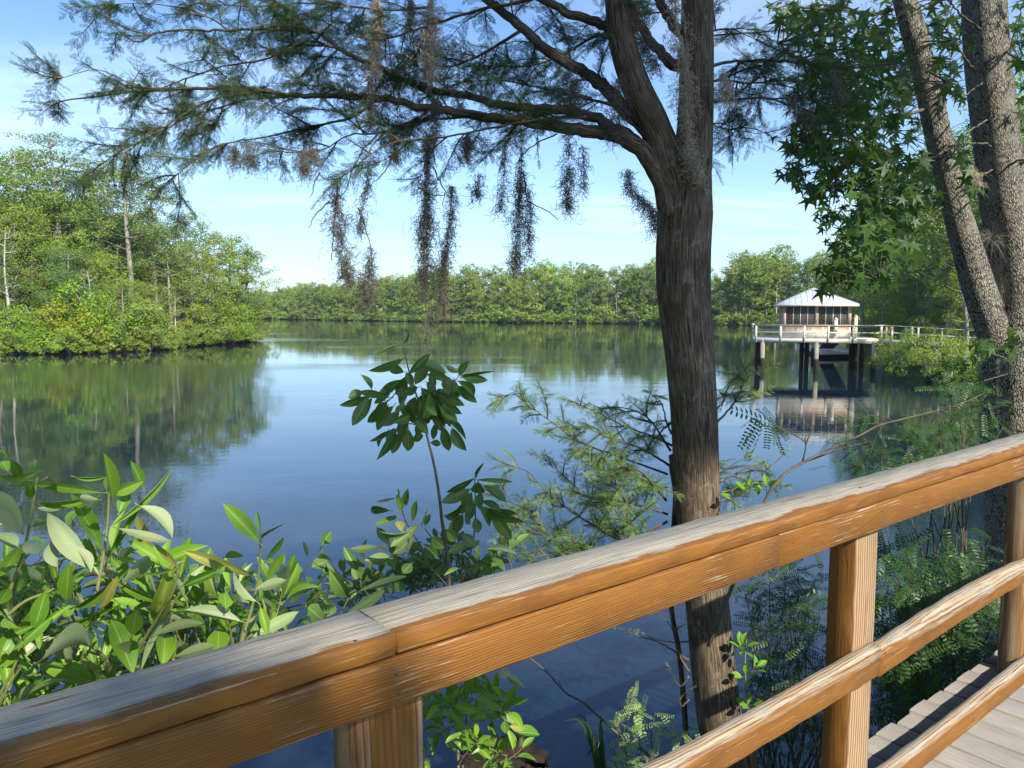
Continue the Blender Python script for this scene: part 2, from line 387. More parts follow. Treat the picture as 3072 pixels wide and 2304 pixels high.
def lp(s, t, z=0.):   # railing frame: s along, t outwards
    return np.array([s*DX[0]+t*NX[0], s*DX[1]+t*NX[1], z])
AN = R(51.3); DX = (math.sin(AN), math.cos(AN)); NX = (-math.cos(AN), math.sin(AN))
NS = [tuple(lp(s, 3.1)[:2]) for s in (-60, -30, -15, -8, -4, 0, 4, 8, 12, 16)]
bank('near_bank', NS, (-NX[0], -NX[1]), ((0, -.6), (.35, .3), (1., .8), (2.5, 1.3), (5, 1.7), (40, 2.4), (160, 3.)), .12)

# ------------------------------------------------------------------ the railing and boardwalk
RAILROT = math.pi/2-AN      # local x -> DX
def board(mb, x0, x1, y0, y1, zf, n=26, bev=.006, jit=.0012, zt=None):
    """a bevelled board along x; zf(x)->(z bottom, z top)"""
    xs = np.linspace(x0, x1, n); rows = []
    for i, x in enumerate(xs):
        zb, z1 = zf(x); b = bev*(1+.25*math.sin(x*31))
        rows.append([(x, y0+b*.5, zb), (x, y0, zb+b*.5), (x, y0, z1-b), (x, y0+b*.35, z1-b*.3), (x, y0+b, z1), (x, (y0+y1)/2, z1+jit), (x, y1-b, z1), (x, y1, z1-b), (x, y1, zb+b*.5), (x, y1-b*.5, zb)])
    v = np.array(rows); k = v.shape[1]
    v[:, :, 1:] += rng.normal(size=(n, k, 2))*jit*.5
    i = np.arange(n-1)[:, None]*k; j = np.arange(k)[None]; j2 = (j+1) % k
    f = np.stack([i+j, i+k+j, i+k+j2, i+j2], -1).reshape(-1, 4)
    e = np.array([list(range(k))]); e2 = np.array([list(range((n-1)*k, n*k))[::-1]])
    mb.add(v.reshape(-1, 3), [f, e, e2], uv=None)

ZR = CAMZ
rail = thing('wooden_railing', 'weathered orange stained wooden railing running diagonally across the foreground', 'railing', lp(0, 1.1, 0), RAILROT)
def part(name, mbf, mat, parent, loc, label=None):
    mb = MB(); mbf(mb); o = mb.build(name, mat, parent, origin=(0, 0, 0)); o.location = loc
    if label: o['label'] = label
    return o
zc = ZR-.583
for (a, b) in ((-3.0, .628), (.634, 5.07), (5.075, 9.)):
    part('cap_board', lambda mb: board(mb, 0, b-a, 0, .142, lambda x: (-.036+.0015*math.sin((a+x)*2.2), .002*math.sin((a+x)*1.7)), 60), M['cap'], rail, (a, -.002, zc+.038),
         'grey weathered board with a shaded bluish surface left of the joint' if a < 0 else None)
for (a, b) in ((-3.0, 1.78), (1.783, 9.)):
    part('top_rail', lambda mb: board(mb, 0, b-a, 0, .038, lambda x: (.0015*math.sin((a+x)*3), .0862), 50, .004), M['fascia'], rail, (a, 0, zc-.0885))
part('middle_rail', lambda mb: board(mb, 0, 5.372, 0, .04, lambda x: (0, .098+.002*math.sin(x*5)+.012*math.exp(-((x-4.1)/.18)**2)), 120, .007), M['rail'], rail, (-3., 0, ZR-1.153))
part('middle_rail', lambda mb: board(mb, 0, 6.6, 0, .04, lambda x: (.016*math.sin(min(x, 1.6)/1.6*math.pi)+.012*min(x, 1), .10+.022*math.sin(min(x, 1.4)/1.4*math.pi)+.008*min(x, 1)), 120, .007), M['rail'], rail, (2.375, -.002, ZR-1.158))
part('bottom_rail', lambda mb: board(mb, 0, 12, 0, .04, lambda x: (0, .094+.003*math.sin(x*4)), 120, .007), M['rail'], rail, (-3., 0, ZR-1.602))
for s in (-1.1, .57, 2.269, 3.76, 5.3, 6.8, 8.3):
    mb = MB(); hgt = 3.0
    for y0, y1 in ((0, .090),):
        n = 24; zs = np.linspace(ZR-3.1, zc-.0005, n); rows = []
        for z in zs:
            b = .006; W = .139
            rows.append([(b, y0, z), (W-b, y0, z), (W, y0+b, z), (W, y1-b, z), (W-b, y1, z), (b, y1, z), (0, y1-b, z), (0, y0+b, z)])
        v = np.array(rows)+rng.normal(size=(n, 8, 3))*[.0005, .0005, 0]; v[:, :, 0] -= .07; v[:, :, 2] -= ZR-1.6
        i = np.arange(n-1)[:, None]*8; j = np.arange(8)[None]; j2 = (j+1) % 8
        mb.add(v.reshape(-1, 3), [np.stack([i+j, i+j2, i+8+j2, i+8+j], -1).reshape(-1, 4), np.array([list(range(8))[::-1]]), np.array([list(range((n-1)*8, n*8))])])
    po = mb.build('post', M['post2' if s == 2.269 else 'post'], rail, origin=(0, 0, 0)); po.location = (s+.07, .0385, ZR-1.6)
def nailhead(mb, x, y, z, ax, r=.0042):
    th = np.arange(8)*np.pi/4; c = np.stack([np.cos(th)*r, np.sin(th)*r], -1)
    if ax == 'y': v = [(x+a, y-.0018, z+b) for a, b in c]+[(x+a*1.1, y+.002, z+b*1.1) for a, b in c]
    else: v = [(x+a, y+b, z+.0018) for a, b in c]+[(x+a*1.1, y+b*1.1, z-.002) for a, b in c]
    j = np.arange(8); j2 = (j+1) % 8
    mb.add(v, [np.array([list(range(8))]), np.stack([j, j+8, j2+8, j2], -1)])
for (x, y, z, ax) in ([(s+dx, 0, zc-.02-dz, 'y') for s in (.60, 2.31, 3.80) for dx, dz in ((0.03, .008), (.035, .045))] +
                      [(.60+dx, yy, zc+.038, 'z') for dx, yy in ((-.035, .02), (-.03, .05), (-.055, .1), (.07, .03), (.075, .065), (.085, .105), (.05, .12))] + [(2.3, .05, zc+.038, 'z'), (-.1, .03, zc+.038, 'z')] +
                      [(2.40, -.002, ZR-1.158+.03, 'y'), (2.40, -.002, ZR-1.158+.075, 'y'), (2.34, 0, ZR-1.1, 'y')]):
    mb = MB(); nailhead(mb, 0, 0, 0, ax); nl = mb.build('nail', M['nail'], rail, origin=(0, 0, 0)); nl.location = (x, y, z)

bw = thing('boardwalk', 'grey weathered plank boardwalk under the railing at lower right', 'boardwalk', lp(0, 1.1, 0), RAILROT)
mb = MB(); x = -3.
while x < 9.:
    wd = .138+random.uniform(-.002, .002); e = .205+random.uniform(-.014, .014); c = random.random()
    z1 = ZR-1.603+random.uniform(-.002, .002)
    y0, y1 = -2.3, e; b = .004
    v = []
    for k, y in enumerate((y0, y1)):
        v += [(x+.003, y, z1-.034), (x+.003, y, z1-b), (x+.003+b, y, z1), (x+wd/2, y, z1+.0015), (x+wd-b-.003, y, z1), (x+wd-.003, y, z1-b), (x+wd-.003, y, z1-.034)]
    j = np.arange(7); j2 = (j+1) % 7
    mb.add(v, [np.stack([j, j2, j2+7, j+7], -1), np.array([list(range(7))]), np.array([list(range(7, 14))[::-1]])], c); x += .142
mdk = M['deck']
# the deck's grain runs across the walk: swap axes with an own material
def deckmat():
    m = wood('deck_grain', 'deck'); nt = m.node_tree
    for n in list(nt.nodes):
        if n.type == 'TEX_COORD':
            mp = nt.nodes.new('ShaderNodeMapping'); mp.inputs['Rotation'].default_value = (0, 0, R(90))
            for l in list(n.outputs['Object'].links):
                t = l.to_socket; nt.links.remove(l); nt.links.new(mp.outputs[0], t)
            nt.links.new(n.outputs['Object'], mp.inputs[0])
    return m
mb.build('decking', deckmat(), bw, origin=(0, 0, 0))
part('joist', lambda mb: mb.box((-3, -.0, -.19), (9, .036, 0)), M['deck'], bw, (0, .132, ZR-1.641))
part('joist', lambda mb: mb.box((-3, -.0, -.19), (9, .036, 0)), M['deck'], bw, (0, -1.2, ZR-1.641))
for s in (-2.2, .2, 3.1, 5.6, 8.2):
    part('piling', lambda mb: mb.tube([(0, 0, -.5), (0, 0, ZR-1.835)], .09, 12, wob=.02), M['deck'], bw, (s, -.9, 0))
# ------------------------------------------------------------------ templates
def spray_t(n=14, seed=0, gap=1.):
    r = np.random.default_rng(seed); v = [(-.012, 0, 0), (.012, 0, 0), (0, 1, 0)]; f = [(0, 1, 2)]
    for i in range(n):
        y = .06+.92*i/n; L = (.20*math.sin(math.pi*min(1, (i+1.5)/(n+1.5))**.75)+.05)*r.uniform(.8, 1.15)
        for sgn in (-1, 1):
            a = r.uniform(.75, 1.1); k = len(v); z = r.normal()*.03
            ex, ey = sgn*L*math.sin(a), L*math.cos(a)
            v += [(0, y-.026, 0), (0, y+.026, 0), (ex, y+ey, z)]; v[-2] = (ex*.5, y+ey*.5+.035, z*.4); f.append((k, k+1, k+2) if sgn > 0 else (k, k+2, k+1))
    return np.array(v, float), np.array(f)
SPR = [spray_t(13, i) for i in range(4)]
def blade_t(nseg=7, fold=.18, curl=.12, pw=1., tipw=.5):
    v = []; uv = []
    for i in range(nseg+1):
        t = i/nseg; w_ = (math.sin(math.pi*t**tipw*1.0)**pw if 0 < t < 1 else 0)*.5
        for u in (-1, -.5, 0, .5, 1): v.append((u*w_, t, fold*abs(u)*w_-curl*t*t)); uv.append((u, t, 0))
    v = np.array(v); f = []
    for i in range(nseg):
        for j in range(4): f.append((i*5+j, i*5+j+1, i*5+j+6, i*5+j+5))
    return v, np.array(f), np.array(uv)
BLADE = [blade_t(8, .22, .10, .8, 1.1), blade_t(8, .35, .22, .85, 1.0), blade_t(8, .12, -.08, .78, 1.15), blade_t(8, .5, .3, .8, 1.05)]
def star_t():
    v = [(0, 0, 0)]; ang = [-125, -95, -62, -36, 0, 36, 62, 95, 125]
    L = [.42, .16, .62, .24, .78, .24, .62, .16, .42]
    # five lobes: -125,-62,0,62,125 with notches
    pts = [(-150, .10)]
    for a, l in ((-118, .52), (-92, .20), (-60, .74), (-30, .27), (0, .86), (30, .27), (60, .74), (92, .20), (118, .52), (150, .10)): pts.append((a, l))
    for a, l in pts: v.append((l*math.sin(R(a)), l*math.cos(R(a))+.12, -.18*l*l*(1 if l > .3 else .3)))
    n = len(pts); f = [(0, i+1, i) for i in range(1, n)]
    v.append((-.012, -.45, .06)); v.append((.012, -.45, .06)); f.append((0, n+1, n+2))
    return np.array(v, float), np.array(f)[:, ::1]
STAR = star_t()

def randu(k):
    v = rng.normal(size=(k, 3)); return v/np.linalg.norm(v, axis=1)[:, None]

def add_sprays(mb, T, D, N, L, r):
    k = len(T); idx = rng.integers(0, 4, k); Fm = frames(D, N)*L[:, None, None]
    for i in range(4):
        q = idx == i; mb.inst(SPR[i][0], SPR[i][1], Fm[q], T[q], r[q])
def branchlet(wood_, fol, p0, d, L, r0, sl=(.05, .095), step=.027, droop=.25, rbase=.5, sub=True):
    n = 8; pts = [np.array(p0)]; d = nrm(d); bend = rng.normal(size=3)*.10
    for i in range(n):
        d = nrm(d+bend*.5+np.array([0, 0, -droop*.12])+rng.normal(size=3)*.05); pts.append(pts[-1]+d*L/n)
    pts = np.array(pts); wood_.tube(pts, np.linspace(r0, .0012, n+1), 4, cap=False)
    m = max(3, int(L/step)); u = np.linspace(.12, 1, m); q = np.array([np.interp(u, np.linspace(0, 1, n+1), pts[:, k]) for k in range(3)]).T
    t = np.gradient(q, axis=0); t /= np.linalg.norm(t, axis=1)[:, None]+1e-9
    up = nrm(np.array([0, 0, 1.])+rng.normal(size=3)*.5); side = np.cross(t, up); side /= np.linalg.norm(side, axis=1)[:, None]+1e-9
    T = np.vstack([q, q]); D = np.vstack([t*.75+side, t*.75-side])+rng.normal(size=(2*m, 3))*.28+np.array([0, 0, -.22]); D[m-1] = t[-1]+.1*D[m-1]
    N = up+rng.normal(size=(2*m, 3))*.45; ll = rng.uniform(sl[0], sl[1], 2*m)*np.tile(1-.35*u, 2)
    add_sprays(fol, T, D, N, ll, np.clip(rbase+rng.normal(size=2*m)*.18, 0, 1))
    if sub and L > .22:
        for k in range(int(L/.10)):
            i = rng.integers(1, n-1); branchlet(wood_, fol, pts[i], nrm(t[min(i*m//n, m-1)])+rng.choice([-1, 1])*nrm(side[0])*.9+rng.normal(size=3)*.3, L*rng.uniform(.3, .5), r0*.5, sl, step, droop, rbase, False)
def limb(wood_, fol, pts, r0, r1, dens=9., Ls=(.22, .5), start=.25, wob=.03, nsides=8, **kw):
    pts = spline(pts, max(8, len(pts)*5)); pts[1:-1] += rng.normal(size=pts[1:-1].shape)*(.004 if r0 > .03 else .0015)
    rad = r0+(r1-r0)*np.linspace(0, 1, len(pts))**(.42 if r0 > .03 else .6); wood_.tube(pts, rad, nsides, wob=wob)
    if fol is None: return pts
    Lt = np.linalg.norm(np.diff(pts, axis=0), axis=1).sum(); k = int(Lt*(1-start)*dens)
    for u in np.sort(rng.uniform(start, 1, k)):
        i = u*(len(pts)-1); a = int(min(i, len(pts)-2)); p = pts[a]+(pts[a+1]-pts[a])*(i-a); t = nrm(pts[a+1]-pts[a])
        s = rng.normal(size=3)*np.array([1, 1, .42]); s -= t*np.dot(s, t)
        L = rng.uniform(*Ls)*(1.1-.45*u)
        branchlet(wood_, fol, p, t*rng.uniform(.5, 1.1)+nrm(s), L, .0042+.002*L, **kw)
    branchlet(wood_, fol, pts[-1], pts[-1]-pts[-2], Ls[0]*1.1, r1, **kw)
    return pts
def zpx(L_, Zs, bx=0, by=0, sc_=1.):
    n = len(L_); Z = np.interp(np.linspace(0, 1, n), np.linspace(0, 1, len(Zs)), Zs) if hasattr(Zs, '__len__') else [Zs]*n
    return np.array([P(bx+x*sc_, by+y*sc_, z) for (x, y), z in zip(L_, Z)])

# ------------------------------------------------------------------ bald cypress in front of the railing
CZ = 4.3
base = P(2245, 2304, CZ); base[2] = .6
cyp = thing('cypress_tree', 'tall bald cypress with dark fibrous trunk and moss hung limbs just beyond the railing', 'tree', base)
mt = MB()
tp = [(2262, 2900, 92), (2250, 2600, 84), (2212, 2304, 74), (2150, 2150, 70), (2120, 1800, 65), (2096, 1560, 66), (2082, 1250, 69), (2068, 1056, 72), (2050, 850, 79), (2055, 640, 80), (2068, 520, 64), (2084, 400, 52), (2090, 200, 48), (2092, 0, 45), (2096, -300, 40), (2100, -800, 32), (2110, -1500, 18)]
tp[2] = (2205, 2304, 74); tp[3] = (2158, 2150, 69)
cen = spline([P(x, y, CZ) for x, y, r_ in tp], 90); rd = np.interp(np.linspace(0, len(tp)-1, 90), range(len(tp)), [r_*CZ/FPX for *_, r_ in tp])
def bark_tube(mb, pts, rad, n=40, amp=.05, seed=3, fine=.5):
    k0 = mb.n; mb.tube(pts, rad, n)
    v = mb.v[-1]; m = len(pts); r_ = np.random.default_rng(seed); th = np.arange(n)*2*np.pi/n
    d = sum(r_.normal()*np.cos(k*th+r_.uniform(0, 6)) for k in range(2, 7))*.35
    z = np.arange(m)[:, None]; e = sum(r_.normal()*.25*np.cos(k*th[None]+z*r_.uniform(-.05, .05)+r_.uniform(0, 6)) for k in (9, 12, 15, 17))*fine
    off = (d[None]*.6+e)*amp*np.asarray(rad)[:, None]+r_.normal(size=(m, n))*amp*.08*np.asarray(rad)[:, None]
    vv = v[:m*n].reshape(m, n, 3); c = np.asarray(pts)[:, None]; dd = vv-c; dd /= np.linalg.norm(dd, axis=2)[..., None]
    v[:m*n] = (vv+dd*off[..., None]).reshape(-1, 3)
bark_tube(mt, cen, rd, 48, .05)
fw = MB(); ff = MB()      # foliage belongs to the crown
Lw = MB()
def cl(pl, Zs, r0, r1): return zpx(pl, Zs), r0, r1
# second great stem rising left from the crotch
st2 = spline(zpx([(2040, 640), (2005, 500), (1960, 370), (1911, 265), (1872, 147), (1852, 0), (1845, -250), (1830, -600)], [4.3, 4.25, 4.2, 4.3]), 40)
bark_tube(Lw, st2, np.linspace(.115, .07, 40)*np.interp(np.linspace(0, 1, 40), [0, .25, 1], [1.05, .8, .8]), 26, .05, 5)
limbs = [
 ([(2010, 640), (1985, 545), (1923, 450), (1840, 405), (1782, 397), (1693, 385), (1593, 367), (1488, 356), (1370, 338), (1253, 317), (1135, 294), (1018, 288), (895, 287), (795, 273), (640, 262), (480, 270), (348, 281), (180, 305)], [4.25, 4.2, 4.1, 4.2, 4.5, 4.9], .070, .004),
 ([(1985, 530), (1900, 420), (1840, 385), (1781, 353), (1664, 329), (1517, 317), (1400, 288), (1311, 273), (1229, 247), (1135, 200), (1053, 167), (980, 118), (934, 94), (795, 87), (696, 94), (597, 90), (472, 100), (400, 125), (330, 60)], [4.3, 4.4, 4.6, 5.], .052, .003),
 ([(1960, 400), (1880, 330), (1817, 270), (1752, 217), (1635, 147), (1564, 76), (1458, -5), (1350, -90), (1200, -150)], [4.25, 4.5, 4.8], .055, .02),
 ([(1870, 110), (1817, 76), (1723, 47), (1635, 0), (1500, -60)], [4.3, 4.5], .036, .02),
 ([(2060, 215), (1987, 165), (1930, 90), (1890, 10), (1850, -80)], [4.35, 4.5], .04, .02),
 ([(2070, 130), (2000, 40), (1950, -60), (1900, -200)], [4.35, 4.6], .04, .02),
 ([(1640, -15), (1540, 10), (1464, 24), (1341, 59), (1253, 88), (1153, 117), (1080, 112), (960, 60)], [4.0, 4.2], .012, .003),
 ([(1760, 350), (1670, 353), (1546, 370), (1400, 400), (1311, 414), (1200, 424), (1130, 450), (1059, 505)], [4.15, 4.0, 3.9], .010, .002),
 ([(1480, 350), (1382, 353), (1253, 364), (1135, 400), (1047, 405), (976, 447), (900, 458), (835, 455)], [4.2, 4.3], .009, .002),
 ([(1135, 294), (1060, 350), (994, 368), (895, 388), (795, 412), (720, 422), (646, 442), (560, 500), (507, 547)], [4.5, 4.4], .010, .002),
 ([(895, 287), (820, 292), (745, 298), (646, 328), (571, 348), (447, 412), (348, 462), (258, 530)], [4.5, 4.7], .010, .002),
 ([(1100, 190), (999, 140), (895, 142), (795, 179), (671, 199), (560, 235), (440, 270), (300, 210), (180, 235)], [4.6, 5.0], .010, .002),
 ([(805, 278), (696, 281), (596, 318), (497, 378), (420, 430), (330, 490)], [4.6, 4.3], .007, .002),
 ([(934, 94), (860, 30), (740, -10), (560, -40)], [4.7, 4.9], .008, .003),
 ([(700, 100), (600, 40), (450, 10), (310, 15)], [4.8, 5.], .006, .002),
 ([(1300, 20), (1180, 30), (1050, 20), (900, 10), (760, 20), (600, 10)], [5.0, 5.4], .010, .003),
 ([(1564, 90), (1450, 160), (1350, 200), (1250, 210), (1130, 260)], [4.8, 5.2], .012, .003),
 ([(1900, 330), (1780, 300), (1650, 270), (1500, 240), (1380, 250)], [4.9, 5.3], .014, .003),
 ([(1800, 100), (1650, 180), (1520, 200), (1400, 160)], [5.0, 5.4], .012, .003),
 # right of the trunk
 ([(2110, 205), (2190, 185), (2263, 184), (2398, 184), (2500, 195), (2588, 202), (2700, 215)], [4.3, 4.6, 4.9], .012, .002),
 ([(2110, 305), (2200, 300), (2290, 293), (2370, 315), (2430, 330), (2500, 320)], [4.3, 4.6], .012, .002),
 ([(2110, 250), (2170, 240), (2260, 250), (2350, 240), (2450, 260)], [4.4, 5.], .010, .002),
 ([(2110, 120), (2150, 90), (2200, 90), (2270, 120)], [4.4, 4.6], .008, .002),
 ([(2110, 340), (2150, 380), (2200, 390), (2280, 400)], [4.4, 4.6], .005, .002),
]
for pl, Zs, r0, r1 in limbs:
    pts = zpx(pl, Zs); big = r0 > .03
    limb(Lw, ff, pts, r0, r1, dens=13 if not big else 9, Ls=(.24, .56) if r0 < .02 else (.3, .62), start=.10 if r0 < .02 else .3, nsides=12 if big else 7, wob=.05, rbase=.35, droop=.3, sl=(.06, .115))
# bare hanging twigs
for pl in ([(1135, 400), (1090, 450), (1059, 505), (1041, 564), (1010, 600)], [(1300, 500), (1320, 545), (1335, 576), (1326, 620)], [(1570, 517), (1576, 560), (1588, 605), (1640, 630), (1676, 661)],
           [(1076, 623), (1095, 680), (1112, 740), (1118, 800)], [(988, 605), (950, 640), (924, 682)], [(1670, 400), (1610, 430), (1560, 470), (1548, 510)], [(1012, 560), (1000, 700), (995, 780)], [(1335, 900), (1336, 960), (1340, 1045)], [(1311, 414), (1300, 460), (1310, 500)],
           [(1200, 424), (1170, 480), (1150, 520), (1110, 560)], [(1250, 560), (1300, 585), (1340, 583)], [(960, 520), (940, 560), (935, 590)]):
    Lw.tube(spline(zpx(pl, 4.1), 14)+rng.normal(size=(14, 3))*.003, np.linspace(.0045, .0018, 14), 5)
# the part of the crown above the picture
for i in range(34):
    a = rng.uniform(0, 2*math.pi); h = rng.uniform(6.9, 12.5); L = (13.6-h)*.38*rng.uniform(.6, 1.)
    c0 = np.array([np.interp(h, cen[:, 2], cen[:, 0]), CZ, h]); e = c0+np.array([math.cos(a)*L, math.sin(a)*L, L*rng.uniform(.1, .5)])
    limb(Lw, ff, [c0, (c0+e)/2+[0, 0, .1], e], .03, .004, dens=3.2, Ls=(.35, .75), start=.2, nsides=6, sl=(.10, .19), step=.07, rbase=.4)
mt.build('trunk', M['cypbark'], cyp, smooth=True)
Lw.build('branches', M['cypbark'], cyp, smooth=True)
ff.build('foliage', M['needle'], cyp)

# dark slender stem leaning on the left of the trunk, with its own low feathery boughs
Z8 = .4219
low = thing('cypress_sapling', 'feathery young cypress with light green sprays reaching left over the water beside the big trunk', 'tree', P(2035, 2304, 4.35)*[1, 1, 0]+[0, 0, .5])
lw_ = MB(); lf = MB()
sp_ = spline(zpx([(2120, 3000), (2085, 2600), (2062, 2250), (2040, 1980), (2012, 1800), (2022, 1600), (2030, 1480), (2025, 1400), (2012, 1365)], 4.42), 40)
lw_.tube(sp_, np.interp(np.linspace(0, 1, 40), [0, .5, .75, .85, 1], [.02, .014, .022, .036, .014]), 16, wob=.05)
lowb = [
 [(1190, 765), (850, 640), (560, 530), (380, 400), (220, 290), (100, 200), (10, 225)],
 [(1200, 700), (1000, 580), (800, 520), (600, 430), (560, 470)],
 [(1215, 600), (1100, 420), (1000, 330), (850, 290), (720, 295)],
 [(1220, 560), (1050, 480), (900, 430), (700, 330), (550, 260)],
 [(1220, 480), (1180, 380), (1150, 260), (1080, 200)],
 [(1190, 1100), (1000, 1200), (850, 1230), (650, 1120), (430, 980), (300, 860), (200, 750), (80, 705)],
 [(900, 1300), (840, 1230), (700, 1000), (550, 870), (430, 760), (330, 670)],
 [(1190, 1050), (1000, 990), (850, 970), (700, 950), (560, 900)],
 [(900, 1400), (640, 1290), (450, 1200), (250, 1100), (100, 980), (0, 860)],
 [(800, 1400), (560, 1310), (350, 1220), (180, 1150), (90, 1125)],
 [(950, 1350), (930, 1200), (920, 1000), (780, 800), (640, 660)],
 [(1180, 950), (1000, 750), (830, 720)], [(920, 1100), (860, 900), (720, 740)],
 [(900, 1420), (600, 1330), (400, 1330), (220, 1365)],
 [(1540, 400), (1650, 280), (1710, 170), (1720, 90), (1600, 0)], [(1712, 150), (1780, 60), (1850, 30)], [(1680, 250), (1740, 200), (1790, 210)],
 [(1540, 760), (1650, 700), (1750, 640)], [(1560, 900), (1700, 860), (1850, 770), (2000, 640)], [(1560, 820), (1680, 760), (1760, 720), (1800, 740)], [(1560, 960), (1640, 930), (1700, 900)],
 [(1540, 300), (1600, 230), (1560, 180)], [(1215, 400), (1160, 450), (1050, 560), (940, 600)], [(1190, 860), (1080, 840), (930, 800), (860, 830)]]
for k, pl in enumerate(lowb):
    zz_ = rng.uniform(3.9, 4.5)
    limb(lw_, lf, zpx(pl, [4.4, zz_, zz_-.1] if k < 14 else [4.4, 4.5, 4.6], 1500, 1100, Z8), .008, .0018, dens=26 if k < 14 else 18, Ls=(.10, .27), start=.15, nsides=6, sl=(.04, .08), step=.014, rbase=.5, droop=.1)
Z3 = .4973
for pl in ([(1740, 360), (1640, 300), (1550, 250), (1420, 210), (1310, 165)], [(1745, 430), (1700, 360), (1670, 260), (1640, 170), (1560, 80)], [(1740, 250), (1650, 255), (1550, 240)], [(1745, 460), (1690, 520), (1640, 440)], [(1745, 600), (1700, 640), (1690, 600), (1720, 560)]):
    limb(lw_, lf, zpx(pl, 4.25, 1200, 1800, Z3), .007, .002, dens=6, Ls=(.06, .13), start=.4, sl=(.03, .06), step=.02, rbase=.6)
lw_.build('trunk', M['cypbark'], low, smooth=True); lf.build('foliage', M['needlel'], low)

# ------------------------------------------------------------------ Spanish moss
def moss(pl, wid, n, tan=False, Z=4.1, label='', Ls=(.06, .16), jit=1.):
    ax = spline(zpx(pl, Z), 30); mb = MB(); r_ = rng
    pa, pb = r_.uniform(0, 6, 2)
    for i in range(n):
        u = r_.uniform(0, 1)**.9
        if r_.uniform() > .55+.45*math.sin(u*17+pa)*math.sin(u*7+pb)+.15: u = r_.uniform(0, 1)
        c = ax[int(u*28)]; wv = np.interp(u, np.linspace(0, 1, len(wid)), wid)*Z/FPX*.5
        p = c+r_.normal(size=3)*np.array([.46, .46, .1])*wv*(1+.5*math.sin(u*23+pb))
        L = r_.uniform(*Ls)*(.6+.6*u); m = 12; d = nrm(r_.normal(size=3)*[.8, .8, .6]+[0, 0, -.75]); pts = [p]; ph = r_.uniform(0, 6); q = r_.uniform(.6, 1.5)*r_.choice([-1, 1])
        for k in range(m):
            d2 = d+np.array([math.cos(ph+k*q), math.sin(ph+k*q)*.9, math.sin(ph*2+k*q*.8)*.8])*1.15*jit+r_.normal(size=3)*.16+[0, 0, -.15]; pts.append(pts[-1]+nrm(d2)*L/m)
        mb.tube(pts, np.linspace(.0012, .0008, m+1), 3, cap=False)
    for i in range(max(3, n//130)):      # long core strands keep it hanging as one piece
        o_ = r_.normal(size=3)*.3*np.mean(wid)*Z/FPX*.4; mb.tube(ax+o_*np.linspace(.2, 1, 30)[:, None]*1.5+r_.normal(size=(30, 3))*.005, .0010, 3, cap=False)
    o = mb.build('spanish_moss', M['moss_tan_lit' if tan else 'moss'], origin=ax[0]); return tag(o, label, 'moss', 'spanish moss hanging from the cypress')
